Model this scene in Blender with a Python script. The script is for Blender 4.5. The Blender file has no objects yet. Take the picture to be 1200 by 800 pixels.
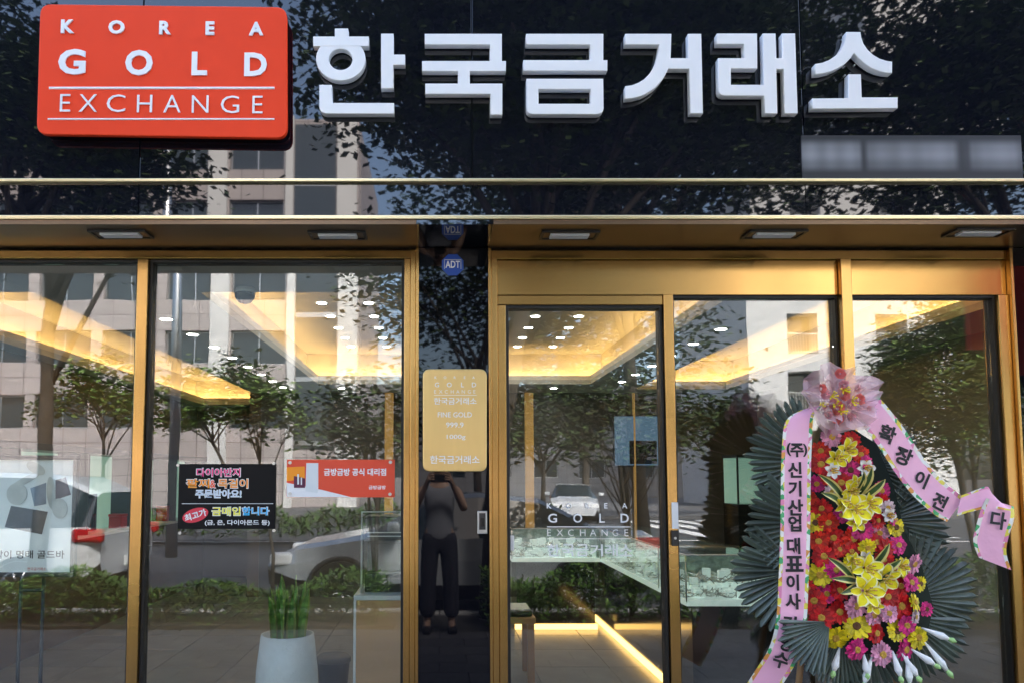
import bpy, bmesh, math, random
from math import sin, cos, pi, radians, tan, atan2
from mathutils import Vector, Matrix
random.seed(7)
SC = bpy.context.scene
COL = SC.collection
# ------------------------------------------------------------------ camera, sky, sun, exposure
TILT = radians(4.0); CAMP = Vector((0, -3.55, 1.5)); FPX = 870.0; PX0, PY0 = 515.0, 499.0
cd = bpy.data.cameras.new("camera"); cam = bpy.data.objects.new("camera", cd); COL.objects.link(cam)
cam.location = CAMP; cam.rotation_euler = (pi/2 + TILT, 0, 0)
cd.sensor_width = 36; cd.lens = 36*FPX/1200; cd.shift_x = (600-PX0)/1200; cd.shift_y = (PY0-400)/1200
cd.clip_start = 0.02; cd.clip_end = 3000
SC.camera = cam
SUN_EL, SUN_AZ = radians(50), radians(24)
W = bpy.data.worlds.new("World"); SC.world = W; W.use_nodes = True
wn = W.node_tree.nodes; wl = W.node_tree.links
sky = wn.new('ShaderNodeTexSky'); sky.sky_type = 'NISHITA'; sky.sun_disc = False
sky.sun_elevation = SUN_EL; sky.sun_rotation = SUN_AZ; sky.air_density = 1.0; sky.dust_density = 4.5; sky.ozone_density = 1.0
bg = wn['Background']; wl.new(sky.outputs[0], bg.inputs[0]); bg.inputs[1].default_value = 0.15
sl = bpy.data.lights.new("sun", 'SUN'); sl.energy = 1.5; sl.angle = radians(10); sl.color = (1, .97, .92)
so = bpy.data.objects.new("sun", sl); COL.objects.link(so)
sd = Vector((sin(SUN_AZ)*cos(SUN_EL), cos(SUN_AZ)*cos(SUN_EL), sin(SUN_EL)))
so.rotation_euler = sd.to_track_quat('Z', 'Y').to_euler(); so.location = (3, 6, 20)
SC.view_settings.view_transform = 'Standard'; SC.view_settings.look = 'None'; SC.view_settings.gamma = 1
SC.view_settings.exposure = 2.85
SC.render.engine = 'CYCLES'
cy = SC.cycles; cy.max_bounces = 8; cy.diffuse_bounces = 3; cy.glossy_bounces = 4; cy.transmission_bounces = 4
cy.transparent_max_bounces = 24; cy.sample_clamp_indirect = 6; cy.use_denoising = True; cy.caustics_reflective = False; cy.caustics_refractive = False

# ------------------------------------------------------------------ measuring the photograph: pixel -> point on a facade-parallel plane
def at(px, py, Y):
    u = (px-PX0)/FPX; v = (PY0-py)/FPX
    d = Vector((u, cos(TILT)-v*sin(TILT), sin(TILT)+v*cos(TILT)))
    return CAMP + d*((Y-CAMP.y)/d.y)
def refl(px, py, D, yp=0.0):
    p = at(px, py, 2*yp+D); return Vector((p.x, -D, p.z))

# ------------------------------------------------------------------ materials
def mat(name, col, rough=.5, metal=0, spec=.5, var=0, vscale=8, bump=0, bscale=60, emit=None, estr=0, coat=0, aniso=0, stretch=None, trans=0, sheen=0, island=0):
    m = bpy.data.materials.new(name); m.use_nodes = True
    n = m.node_tree.nodes; l = m.node_tree.links; b = n['Principled BSDF']
    b.inputs['Base Color'].default_value = (*col, 1); b.inputs['Roughness'].default_value = rough
    b.inputs['Metallic'].default_value = metal; b.inputs['Specular IOR Level'].default_value = spec
    b.inputs['Coat Weight'].default_value = coat; b.inputs['Anisotropic'].default_value = aniso
    if trans: b.inputs['Transmission Weight'].default_value = trans
    if sheen: b.inputs['Sheen Weight'].default_value = sheen
    tc = n.new('ShaderNodeTexCoord'); src = tc.outputs['Object']
    if stretch:
        mp = n.new('ShaderNodeMapping'); mp.inputs['Scale'].default_value = stretch; l.new(src, mp.inputs[0]); src = mp.outputs[0]
    if var:
        nz = n.new('ShaderNodeTexNoise'); nz.inputs['Scale'].default_value = vscale; nz.inputs['Detail'].default_value = 5; l.new(src, nz.inputs[0])
        rp = n.new('ShaderNodeValToRGB'); rp.color_ramp.elements[0].position = .05 if metal else .3; rp.color_ramp.elements[1].position = .95 if metal else .7
        rp.color_ramp.elements[0].color = (*[max(0, c*(1-var)) for c in col], 1); rp.color_ramp.elements[1].color = (*[min(1, c*(1+var)) for c in col], 1)
        l.new(nz.outputs[0], rp.inputs[0]); l.new(rp.outputs[0], b.inputs['Base Color'])
    if island:
        ge = n.new('ShaderNodeNewGeometry'); hs = n.new('ShaderNodeHueSaturation'); mv = n.new('ShaderNodeMapRange'); mv.inputs[3].default_value = 1-island; mv.inputs[4].default_value = 1+island*.35; l.new(ge.outputs['Random Per Island'], mv.inputs[0]); l.new(mv.outputs[0], hs.inputs['Value'])
        if b.inputs['Base Color'].links: l.new(b.inputs['Base Color'].links[0].from_socket, hs.inputs['Color'])
        else: hs.inputs['Color'].default_value = (*col, 1)
        l.new(hs.outputs[0], b.inputs['Base Color'])
    if bump:
        nb = n.new('ShaderNodeTexNoise'); nb.inputs['Scale'].default_value = bscale; nb.inputs['Detail'].default_value = 4; l.new(src, nb.inputs[0])
        bp = n.new('ShaderNodeBump'); bp.inputs['Strength'].default_value = bump; bp.inputs['Distance'].default_value = .01; l.new(nb.outputs[0], bp.inputs['Height']); l.new(bp.outputs[0], b.inputs['Normal'])
    if metal and var:
        rn = n.new('ShaderNodeTexNoise'); rn.inputs['Scale'].default_value = 2.5; rn.inputs['Detail'].default_value = 2; l.new(tc.outputs['Object'], rn.inputs[0])
        mr = n.new('ShaderNodeMapRange'); mr.inputs[1].default_value = 0; mr.inputs[2].default_value = 1; mr.inputs[3].default_value = max(.05, rough-.06); mr.inputs[4].default_value = rough+.09; l.new(rn.outputs[0], mr.inputs[0]); l.new(mr.outputs[0], b.inputs['Roughness'])
    if emit:
        b.inputs['Emission Color'].default_value = (*emit, 1); b.inputs['Emission Strength'].default_value = estr
    return m
def glass_mat(name, tint, r0):
    m = bpy.data.materials.new(name); m.use_nodes = True; n = m.node_tree.nodes; l = m.node_tree.links
    n.remove(n['Principled BSDF']); out = n['Material Output']
    tr = n.new('ShaderNodeBsdfTransparent'); tr.inputs[0].default_value = (*tint, 1)
    gl = n.new('ShaderNodeBsdfGlossy'); gl.inputs['Roughness'].default_value = 0.0; gl.inputs['Color'].default_value = (.95, .97, 1, 1)
    tc = n.new('ShaderNodeTexCoord'); nz = n.new('ShaderNodeTexNoise'); nz.inputs['Scale'].default_value = 2.2; nz.inputs['Detail'].default_value = 1; l.new(tc.outputs['Object'], nz.inputs[0])
    bp = n.new('ShaderNodeBump'); bp.inputs['Strength'].default_value = .10; bp.inputs['Distance'].default_value = .006; l.new(nz.outputs[0], bp.inputs['Height']); l.new(bp.outputs[0], gl.inputs['Normal'])
    lw = n.new('ShaderNodeLayerWeight'); lw.inputs[0].default_value = .5
    pw = n.new('ShaderNodeMath'); pw.operation = 'POWER'; pw.inputs[1].default_value = 5; l.new(lw.outputs['Facing'], pw.inputs[0])
    ma = n.new('ShaderNodeMath'); ma.operation = 'MULTIPLY_ADD'; ma.inputs[1].default_value = 1-r0; ma.inputs[2].default_value = r0; l.new(pw.outputs[0], ma.inputs[0])
    mx = n.new('ShaderNodeMixShader'); l.new(ma.outputs[0], mx.inputs[0]); l.new(tr.outputs[0], mx.inputs[1]); l.new(gl.outputs[0], mx.inputs[2]); l.new(mx.outputs[0], out.inputs[0])
    return m
M = {}
M['black_glass'] = mat('black_polished_panel', (.006, .007, .012), .02, spec=1.0)
M['pillar_glass'] = mat('black_pillar_panel', (.004, .004, .006), .02, spec=.42)
M['brass'] = mat('brushed_brass', (.52, .31, .105), .23, 1, var=.14, vscale=6, bump=0, aniso=.4, stretch=(1, 1, .12))
M['brass_h'] = mat('brushed_brass_rail', (.48, .285, .095), .19, 1, var=.14, vscale=5, bump=0, aniso=.4, stretch=(.12, 1, 1))
M['trim'] = mat('pale_gold_trim', (.93, .78, .47), .3, 1)
M['soffit'] = mat('bronze_soffit', (.20, .14, .095), .33, .9, var=.12, vscale=3, stretch=(.3, 1, 1))
M['gasket'] = mat('black_gasket', (.008, .008, .009), .5)
M['glass'] = glass_mat('shop_glass', (.93, .96, .94), .080)
M['clear'] = glass_mat('clear_acrylic', (.96, .97, .97), .04)
M['white'] = mat('white_acrylic', (.88, .89, .90), .32)
M['vinyl'] = mat('white_vinyl', (.86, .87, .87), .5)
M['red'] = mat('red_lightbox', (.92, .062, .014), .45, spec=.2)
M['red_side'] = mat('red_side', (.55, .03, .015), .35)
M['plaque'] = mat('gold_plaque', (.80, .56, .23), .34, .85, var=.06, vscale=30, bump=.02, bscale=40, stretch=(1, 1, .1))
M['engrave'] = mat('plaque_print', (.9, .85, .72), .4, .2)
M['blue'] = mat('blue_sticker', (.01, .07, .42), .35)
M['steel'] = mat('steel', (.55, .56, .57), .3, 1)
M['dark'] = mat('dark_plastic', (.02, .02, .022), .4)
M['ceil'] = mat('ceiling_paint', (.45, .46, .45), .8)
M['lip'] = mat('tray_paint', (.70, .67, .60), .7)
M['led'] = mat('led_warm', (1, .7, .35), .5, emit=(1, .55, .17), estr=4.2)
M['led_floor'] = mat('led_floor', (1, .7, .35), .5, emit=(1, .56, .15), estr=.75)
M['spot'] = mat('downlight_lens', (1, 1, 1), .5, emit=(1, .97, .92), estr=9)
M['wall_dark'] = mat('stone_wall', (.09, .082, .074), .5, var=.25, vscale=3)
M['wall_brown'] = mat('brown_wall', (.12, .085, .06), .55, var=.15, vscale=2)
M['wall_light'] = mat('grey_wall', (.24, .235, .22), .7, var=.06, vscale=2)
M['amber'] = mat('amber_column', (.50, .29, .09), .45, emit=(1, .55, .15), estr=.03, var=.15, vscale=6)
M['tile'] = mat('floor_tile', (.24, .235, .22), .28, var=.14, vscale=5)
M['tile2'] = mat('floor_tile_b', (.21, .21, .195), .3, var=.16, vscale=4)
M['grout'] = mat('grout', (.14, .135, .125), .8)
M['slab'] = mat('paving_slab', (.13, .128, .13), .75, var=.25, vscale=14, bump=.3, bscale=90)
M['slab2'] = mat('paving_slab_b', (.105, .105, .11), .75, var=.25, vscale=14, bump=.3, bscale=90)
M['sand'] = mat('joint_sand', (.04, .04, .038), .9)
M['asphalt'] = mat('asphalt', (.05, .052, .058), .85, var=.25, vscale=40, bump=.3, bscale=200)
M['kerb'] = mat('granite_kerb', (.36, .355, .35), .8, var=.2, vscale=30)
M['paint'] = mat('road_paint', (.72, .72, .70), .7, var=.1, vscale=10)
M['soil'] = mat('soil', (.07, .055, .04), .95, var=.3, vscale=12)
M['wood'] = mat('oak', (.42, .24, .11), .45, var=.22, vscale=5, stretch=(1, 1, .12))
M['wood2'] = mat('counter_board', (.62, .35, .16), .5, var=.15, vscale=4, stretch=(.15, 1, 1))
M['bone'] = mat('white_laminate', (.80, .80, .79), .35)
M['pot'] = mat('white_planter', (.78, .80, .80), .55, var=.04, vscale=30, bump=.25, bscale=70)
M['sans'] = mat('snake_leaf', (.11, .26, .05), .4, var=.5, vscale=14, stretch=(1, 1, 2))
M['paper'] = mat('poster_paper', (.74, .77, .77), .5)
M['inkblack'] = mat('ink', (.012, .012, .014), .6)
M['jew'] = mat('jewel_white_glow', (.85, .87, .86), .35, emit=(.75, 1, .93), estr=.05)  # faint glow in deck and stands stands in for lighting inside the cases
M['jewm'] = mat('jewel_metal', (.75, .77, .76), .12, 1)
M['green_lit'] = mat('cabinet_lit', (.38, .47, .42), .5, emit=(.55, .95, .75), estr=.045)
M['screen'] = mat('wall_screen', (.02, .03, .05), .15, emit=(.25, .42, .62), estr=.05)
M['counter_black'] = mat('counter_black', (.012, .012, .013), .1)

# ------------------------------------------------------------------ mesh helpers
class MB:
    def __init__(s): s.v = []; s.f = []; s.m = []; s.sm = []
    def poly(s, pts, mi=0, smooth=False):
        i = len(s.v); s.v += [tuple(p) for p in pts]; s.f.append(list(range(i, i+len(pts)))); s.m.append(mi); s.sm.append(smooth); return s
    def box(s, x0, x1, y0, y1, z0, z1, mi=0, bev=0):
        if bev <= 0:
            i = len(s.v)
            s.v += [(x0, y0, z0), (x1, y0, z0), (x1, y1, z0), (x0, y1, z0), (x0, y0, z1), (x1, y0, z1), (x1, y1, z1), (x0, y1, z1)]
            for f in ((0, 3, 2, 1), (4, 5, 6, 7), (0, 1, 5, 4), (1, 2, 6, 5), (2, 3, 7, 6), (3, 0, 4, 7)):
                s.f.append([i+k for k in f]); s.m.append(mi); s.sm.append(False)
            return s
        b = bmesh.new(); bmesh.ops.create_cube(b, size=1)
        for v in b.verts: v.co = Vector(((x0+x1)/2+v.co.x*(x1-x0), (y0+y1)/2+v.co.y*(y1-y0), (z0+z1)/2+v.co.z*(z1-z0)))
        bmesh.ops.bevel(b, geom=b.edges[:], offset=bev, segments=2, affect='EDGES', profile=.5)
        s.addbm(b, mi); b.free(); return s
    def addbm(s, b, mi=0, smooth=False, mtx=None):
        i = len(s.v); b.verts.index_update()
        s.v += [tuple((mtx @ v.co) if mtx else v.co) for v in b.verts]
        for f in b.faces: s.f.append([i+v.index for v in f.verts]); s.m.append(mi); s.sm.append(smooth)
    def add(s, o, mtx=None, mi=None):
        i = len(s.v); s.v += [tuple(mtx @ Vector(p)) if mtx else p for p in o.v]
        s.f += [[i+k for k in f] for f in o.f]; s.m += [mi if mi is not None else k for k in o.m]; s.sm += o.sm; return s
    def tube(s, pts, rad, n=8, mi=0, cap=True, smooth=True):
        pts = [Vector(p) for p in pts]; R = rad if isinstance(rad, (list, tuple)) else [rad]*len(pts)
        base = len(s.v); up0 = None
        for k, p in enumerate(pts):
            t = (pts[min(k+1, len(pts)-1)]-pts[max(k-1, 0)]).normalized()
            a = up0 if up0 else (Vector((0, 0, 1)) if abs(t.z) < .9 else Vector((1, 0, 0)))
            u = (a-t*a.dot(t)).normalized(); up0 = u; w = t.cross(u)
            for j in range(n):
                an = 2*pi*j/n; s.v.append(tuple(p+(u*cos(an)+w*sin(an))*R[k]))
        for k in range(len(pts)-1):
            for j in range(n):
                a = base+k*n+j; b = base+k*n+(j+1) % n
                s.f.append([a, b, b+n, a+n]); s.m.append(mi); s.sm.append(smooth)
        if cap:
            s.f.append([base+j for j in range(n)][::-1]); s.m.append(mi); s.sm.append(False)
            e = base+(len(pts)-1)*n; s.f.append([e+j for j in range(n)]); s.m.append(mi); s.sm.append(False)
        return s
    def lathe(s, prof, n=24, mi=0, c=(0, 0, 0), smooth=True):
        base = len(s.v)
        for r, z in prof:
            for j in range(n):
                an = 2*pi*j/n; s.v.append((c[0]+r*cos(an), c[1]+r*sin(an), c[2]+z))
        for k in range(len(prof)-1):
            for j in range(n):
                a = base+k*n+j; b = base+k*n+(j+1) % n
                s.f.append([a, b, b+n, a+n]); s.m.append(mi); s.sm.append(smooth)
        return s
    def prism(s, pts2, y0, y1, mi=0):      # polygon in XZ, extruded along y
        n = len(pts2); i = len(s.v)
        s.v += [(x, y0, z) for x, z in pts2]+[(x, y1, z) for x, z in pts2]
        s.f.append([i+k for k in range(n)]); s.m.append(mi); s.sm.append(False)
        s.f.append([i+n+k for k in range(n)][::-1]); s.m.append(mi); s.sm.append(False)
        for k in range(n):
            j = (k+1) % n; s.f.append([i+k, i+n+k, i+n+j, i+j]); s.m.append(mi); s.sm.append(False)
        return s
    def weld(s):
        key = {}; new = []; mp = []
        for p in s.v:
            k = (round(p[0], 5), round(p[1], 5), round(p[2], 5))
            if k not in key: key[k] = len(new); new.append(p)
            mp.append(key[k])
        s.v = new; keep = [i for i, f in enumerate(s.f) if len(set(mp[k] for k in f)) == len(f)]
        s.f = [[mp[k] for k in s.f[i]] for i in keep]; s.m = [s.m[i] for i in keep]; s.sm = [s.sm[i] for i in keep]; return s
    def mesh(s, name, mats):
        me = bpy.data.meshes.new(name); me.from_pydata(s.v, [], s.f)
        for m in (mats if isinstance(mats, (list, tuple)) else [mats]): me.materials.append(m)
        me.polygons.foreach_set('material_index', s.m); me.polygons.foreach_set('use_smooth', s.sm); me.update(); return me
def link(name, me, parent=None):
    o = bpy.data.objects.new(name, me); COL.objects.link(o)
    if parent:
        o.parent = parent; L = parent.location if parent.parent is None else Vector((0, 0, 0))
        o.matrix_parent_inverse = Matrix.Translation(-L) if parent.parent is None and parent.get('_w') else Matrix.Identity(4)
    return o
def obj(name, mb, mats, parent=None): return link(name, mb.mesh(name, mats), parent)
def tag(o, label, cat, group=None):
    o['label'] = label; o['category'] = cat
    if group: o['group'] = group
    return o
def thing(name, label, cat, loc=(0, 0, 0), group=None, world=True):
    """Empty at the base of the thing; with world=True its parts are given in world coordinates."""
    o = bpy.data.objects.new(name, None); COL.objects.link(o); o.location = Vector(loc); o.empty_display_size = .1
    if world: o['_w'] = 1
    return tag(o, label, cat, group)
def struct(name, mb, mats):
    o = obj(name, mb, mats); o['kind'] = 'structure'; return o
def copy_tree(o, parent=None):
    c = o.copy(); COL.objects.link(c)
    if parent: c.parent = parent
    for ch in list(o.children): copy_tree(ch, c)
    return c
def curve_mesh(splines, extrude=0, bevel=0):
    cu = bpy.data.curves.new('outline', 'CURVE'); cu.dimensions = '2D'; cu.fill_mode = 'BOTH'; cu.extrude = extrude; cu.bevel_depth = bevel; cu.bevel_resolution = 1; cu.offset = -bevel
    for pts in splines:
        sp = cu.splines.new('POLY'); sp.points.add(len(pts)-1); sp.use_cyclic_u = True
        for p, q in zip(sp.points, pts): p.co = (q[0], q[1], 0, 1)
    o = bpy.data.objects.new('outline', cu); me = bpy.data.meshes.new_from_object(o); bpy.data.objects.remove(o); bpy.data.curves.remove(cu); return me
GC = {}
def text_mb(txt, size, off=0.0, ext=0.0, sx=1.0, mi=0, tight=True, spacing=1.0):
    """Lettering as a mesh centred on the origin, in the XZ plane, facing -Y."""
    key = (txt, round(size, 4), off, ext, sx, spacing)
    if key not in GC:
        cu = bpy.data.curves.new('t', 'FONT'); cu.body = txt; cu.size = size; cu.offset = off*size; cu.extrude = ext; cu.align_x = 'CENTER'; cu.resolution_u = 3; cu.space_character = spacing
        o = bpy.data.objects.new('t', cu); me = bpy.data.meshes.new_from_object(o); bpy.data.objects.remove(o); bpy.data.curves.remove(cu)
        vs = [v.co.copy() for v in me.vertices]; fs = [list(p.vertices) for p in me.polygons]; bpy.data.meshes.remove(me)
        if vs:
            cx = (min(v.x for v in vs)+max(v.x for v in vs))/2; cz = (min(v.y for v in vs)+max(v.y for v in vs))/2
        else: cx = cz = 0
        GC[key] = ([((v.x-cx)*sx, -v.z, v.y-cz) for v in vs], fs)
    m = MB(); m.v = list(GC[key][0]); m.f = [list(f) for f in GC[key][1]]; m.m = [mi]*len(m.f); m.sm = [False]*len(m.f); return m
def fit(m, w=None, h=None):
    xs = [p[0] for p in m.v]; zs = [p[2] for p in m.v]
    a = (w/(max(xs)-min(xs))) if w else None; b = (h/(max(zs)-min(zs))) if h else None
    a = a or b; b = b or a
    m.v = [(x*a, y, z*b) for x, y, z in m.v]; return m
def moved(m, x, y, z, rot=0):
    c, s_ = cos(rot), sin(rot)
    m.v = [(p[0]*c-p[2]*s_+x, p[1]+y, p[0]*s_+p[2]*c+z) for p in m.v]; return m
def word(txt, px, py, Y, w=None, h=None, mat_=None, parent=None, name='lettering', off=.012, rot=0, ext=0, dst=None, mi=0):
    """A line of print centred on pixel (px,py) of plane Y; w/h in photo pixels."""
    sc = (at(px+1, py, Y)-at(px, py, Y)).x
    m = fit(text_mb(txt, 1, off, ext), w*sc if w else None, h*sc if h else None)
    p = at(px, py, Y); moved(m, p.x, p.y, p.z, rot)
    if dst is not None: dst.add(m, mi=mi); return None
    return obj(name, m, mat_, parent)
def rect(px0, py0, px1, py1, Y):
    a = at((px0+px1)/2, py0, Y); b = at((px0+px1)/2, py1, Y); l = at(px0, (py0+py1)/2, Y); r = at(px1, (py0+py1)/2, Y)
    return l.x, r.x, b.z, a.z
#PART2
# ================================================================== THE SHOP FRONT
HS = 2.605                                       # soffit height
YF = -0.36                                       # face of the fascia
def xat(px, Y, py=500): return at(px, py, Y).x
def zat(py, Y, px=600): return at(px, py, Y).z
# ---- fascia
fas = thing('sign_fascia', 'long black polished fascia across the top of the shop, edged with pale gold trims', 'fascia', (1, YF, HS))
zt1 = zat(213, YF-.015); zt0 = zat(209.5, YF-.015)
seams = [xat(p, YF, 100) for p in (-608, -221, 166, 553, 940, 1327, 1714)]
for a, b in zip(seams[:-1], seams[1:]):
    obj('panel', MB().box(a+.0025, b-.0025, YF, YF+.03, zt0+.002, 4.3, bev=.0015), M['black_glass'], fas)
obj('backing', MB().box(seams[0], seams[-1], YF+.032, YF+.06, HS+.01, 4.3), M['gasket'], fas)
obj('gold_trim', MB().box(seams[0], seams[-1], YF-.018, YF+.028, zt1, zt0, bev=.002), M['trim'], fas)
zb0 = zat(252.5, YF-.02)
for a, b in zip(seams[:-1], seams[1:]):
    obj('lower_panel', MB().box(a+.0015, b-.0015, YF+.004, YF+.03, zb0+.001, zt1-.001), M['black_glass'], fas)
obj('gold_trim', MB().box(seams[0], seams[-1], YF-.022, YF+.05, HS+.021, zb0, bev=.002), M['trim'], fas)
# ---- building shell
sh = thing('shop_building', 'dark stone shop building that carries the black fascia and the brass shop front', 'building', (0, 4, 0))
X0, X1 = -5.0, 6.2
obj('upper_wall', MB().box(X0-2, X1+2, -.25, 8.4, 4.3, 5.2), M['wall_dark'], sh)  # unseen above the fascia, height shaped for the shade it throws on the street
obj('header', MB().box(X0-2, X1+2, -.28, .07, HS+.02, 4.29), M['wall_dark'], sh)
obj('roof_slab', MB().box(X0, X1, .08, 8.4, 3.1, 3.4), M['wall_dark'], sh)
# ---- soffit with black section under the pillar
sf = MB(); pl, pr = xat(490, -.05), xat(573.5, -.05)
soff = thing('soffit', 'bronze metal soffit strip under the fascia, holding flat recessed lights', 'soffit', (0, -.18, HS))
for a, b in ((seams[0], pl-.001), (pr+.001, 4.6)):
    obj('soffit_sheet', MB().box(a, b, YF-.012, -.002, HS, HS+.02), M['soffit'], soff)
obj('black_soffit_sheet', MB().box(pl, pr, YF-.013, -.002, HS-.001, HS+.02), M['black_glass'], soff)
# recessed lights
fx = None
for k, (px, py) in enumerate(((142, 274), (396, 275), (667, 275), (907, 274), (1146, 272))):
    yy = CAMP.y + 0; p = at(px, py, -.17); s_ = (HS-CAMP.z)/(p.z-CAMP.z); p = CAMP+(p-CAMP)*s_
    t = thing('recessed_light', ['slim recessed light in the soffit at the far left, above the first window pane', 'slim recessed light in the soffit, next left of the black pillar', 'slim recessed light in the soffit just right of the black pillar, above the glass door', 'slim recessed light in the soffit above the middle pane beside the door', 'slim recessed light in the soffit at the far right, above the flower wreath ribbon'][k], 'soffit light', (p.x, p.y, HS), 'recessed lights along the soffit')
    x, y = p.x, p.y
    fr = MB()
    for a, b, c, d in ((-.13, .13, -.055, -.043), (-.13, .13, .043, .055), (-.13, -.118, -.043, .043), (.118, .13, -.043, .043)): fr.box(x+a, x+b, y+c, y+d, HS-.009, HS-.0005)
    obj('frame', fr, M['dark'], t)
    ring = MB()
    for a, b, c, d in ((-.117, .117, -.042, -.028), (-.117, .117, .028, .042), (-.117, -.09, -.028, .028), (.09, .117, -.028, .028)): ring.box(x+a, x+b, y+c, y+d, HS-.004, HS-.0006)
    obj('reflector', ring, M['soffit'], t)
    obj('diffuser', MB().box(x-.088, x+.088, y-.026, y+.026, HS-.014, HS-.0008, bev=.003), M['vinyl'], t)
# ---- black pillar
pil = thing('black_pillar', 'black polished pillar between window and door, with the gold plaque on it', 'pillar', ((pl+pr)/2, 0, 0))
YP = -.05
zs = [0, zat(317, YP), zat(290, YP)-.0, HS-.004]
zs[2] = min(zs[2], HS-.012)
for a, b in zip(zs[:-1], zs[1:]):
    if b-a > .006: obj('panel', MB().box(pl+.003, pr-.003, YP, .1, a+.001, b-.001), M['pillar_glass'], pil)
for a, b in ((pl-.012, pl+.002), (pr-.002, pr+.012)):
    obj('gold_edge', MB().box(a, b, YP-.006, .09, 0, HS-.004, bev=.002), M['brass'], pil)
# second pillar at the right end and one outside the frame on the left
pe = xat(1197, YP)
p2 = thing('black_pillar', 'narrow black pillar edge at the far right of the shop front', 'pillar', (pe+.2, 0, 0))
obj('panel', MB().box(pe, pe+1.7, YP, .1, 0, HS-.004), M['pillar_glass'], p2)
obj('gold_edge', MB().box(pe-.014, pe-.001, YP-.006, .09, 0, HS-.004, bev=.002), M['brass'], p2)
# ---- left bay : fixed window with two panes
YFR, YG = -.035, .015
def rail(name, px0, px1, py0, py1, par, y0=YFR, y1=.07, m='brass_h', bev=.003):
    x0 = xat(px0, y0); x1 = xat(px1, y0); z1 = zat(py0, y0); z0 = zat(py1, y0)
    return obj(name, MB().box(x0, x1, y0, y1, z0, z1, bev=bev), M[m], par)
wl_ = thing('shop_window', 'tall two pane shop window in a brass frame left of the black pillar', 'window', (xat(200, 0), 0, 0))
xl0 = xat(-330, YFR)
ztop = zat(303, YFR)
def zr(py, y=YFR): return zat(py, y)
obj('top_rail', MB().box(xl0, pl-.013, YFR, .07, zr(303), HS-.011, bev=.003), M['brass_h'], wl_)
obj('bottom_rail', MB().box(xl0, pl-.013, YFR, .07, 0, .07, bev=.003), M['brass_h'], wl_)
xm0, xm1 = xat(154, YFR, 550), xat(167, YFR, 550)
obj('mullion', MB().box(xm0, xm1, YFR, .07, .0705, zr(303)-.0005, bev=.003), M['brass'], wl_)
xs0, xs1 = xat(473, YFR, 550), pl-.0125
obj('stile', MB().box(xs0, xs0+.03, YFR, .07, .0705, zr(303)-.0005, bev=.003), M['brass'], wl_)
obj('stile', MB().box(xs0+.0305, xs1, YFR-.012, .07, 0, HS-.012, bev=.003), M['brass'], wl_)
obj('stile', MB().box(xl0-.05, xl0-.001, YFR, .07, 0, HS-.012, bev=.003), M['brass'], wl_)
gt = zr(303)
def gasket(par, x0, x1, z0, z1, w=.011, y0=-.012, y1=.05):
    g = MB()
    g.box(x0, x1, y0, y1, z1-w, z1); g.box(x0, x1, y0, y1, z0, z0+w); g.box(x0, x0+w, y0, y1, z0+w, z1-w); g.box(x1-w, x1, y0, y1, z0+w, z1-w)
    return obj('gasket', g, M['gasket'], par)
e = .0012
gasket(wl_, xm1+e, xs0-e, .0717, gt-e, .012); gasket(wl_, xl0+e, xm0-e, .0717, gt-e)
obj('glass_pane', MB().box(xm1+.014, xs0-.014, YG, YG+.01, .084, gt-.0145), M['glass'], wl_)
obj('glass_pane', MB().box(xl0+.014, xm0-.014, YG, YG+.01, .084, gt-.0145), M['glass'], wl_)
# ---- right bay : transom, door, two side lights
eb = thing('entrance_front', 'brass entrance surround right of the black pillar with deep header panel and two fixed panes', 'shop front', (xat(880, 0), 0, 0))
xr0 = pr+.0125; xr1 = pe-.015
xj1 = xat(588, YFR, 550)
zh1 = zr(292); zh0 = zr(345); zp = zr(304)
obj('head_rail', MB().box(xr0, xr1, YFR, .07, zp, HS-.011, bev=.003), M['brass_h'], eb)
xp0, xp1 = xat(986, YFR, 400), xat(998.5, YFR, 400)
obj('header_panel', MB().box(xr0+.03, xp0-.002, YFR+.012, .07, zh0, zp-.002, bev=.002), M['brass_h'], eb)
obj('header_panel', MB().box(xp1+.002, xr1, YFR+.012, .07, zh0, zp-.002, bev=.002), M['brass_h'], eb)
obj('jamb', MB().box(xr0, xr0+.029, YFR-.01, .07, 0, zp-.001, bev=.003), M['brass'], eb)
obj('post', MB().box(xp0, xp1, YFR-.02, .07, 0, zp-.001, bev=.003), M['brass'], eb)
xe0 = xat(1178, YFR, 500)
obj('jamb', MB().box(xe0, xr1, YFR, .07, 0, zh0-.001, bev=.003), M['brass'], eb)
xd1 = xat(793, YFR, 550); xd0 = xat(781.5, YFR, 550)
obj('jamb', MB().box(xd0, xd1, YFR-.005, .07, 0, zh0-.001, bev=.003), M['brass'], eb)
for a, b in ((xd1, xp0), (xp1, xe0)):
    obj('sill', MB().box(a+e, b-e, YFR, .07, 0, .07, bev=.003), M['brass_h'], eb)
    gasket(eb, a+e, b-e, .0712, zh0-e, .010)
    obj('glass_pane', MB().box(a+.012, b-.012, YG, YG+.01, .084, zh0-.012), M['glass'], eb)
dr = thing('sliding_door', 'narrow brass framed glass sliding door with white shop lettering on its pane', 'door', (xat(685, 0), 0, 0))
xa = xr0+.031; xb = xd0-.002
zd = zh0-.004; zdr = zr(357)
obj('top_rail', MB().box(xa, xb, YFR+.004, .05, zdr, zd, bev=.003), M['brass_h'], dr)
obj('stile', MB().box(xa, xat(594, YFR, 550), YFR+.004, .05, .02, zdr-.001, bev=.003), M['brass'], dr)
gx0 = xat(594.5, YFR, 550); gx1 = xb-.001
gasket(dr, gx0, gx1, .1, zdr-e, .012, -.02, .05)
obj('bottom_rail', MB().box(gx0, gx1, YFR+.004, .05, .02, .099, bev=.003), M['brass_h'], dr)
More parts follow.
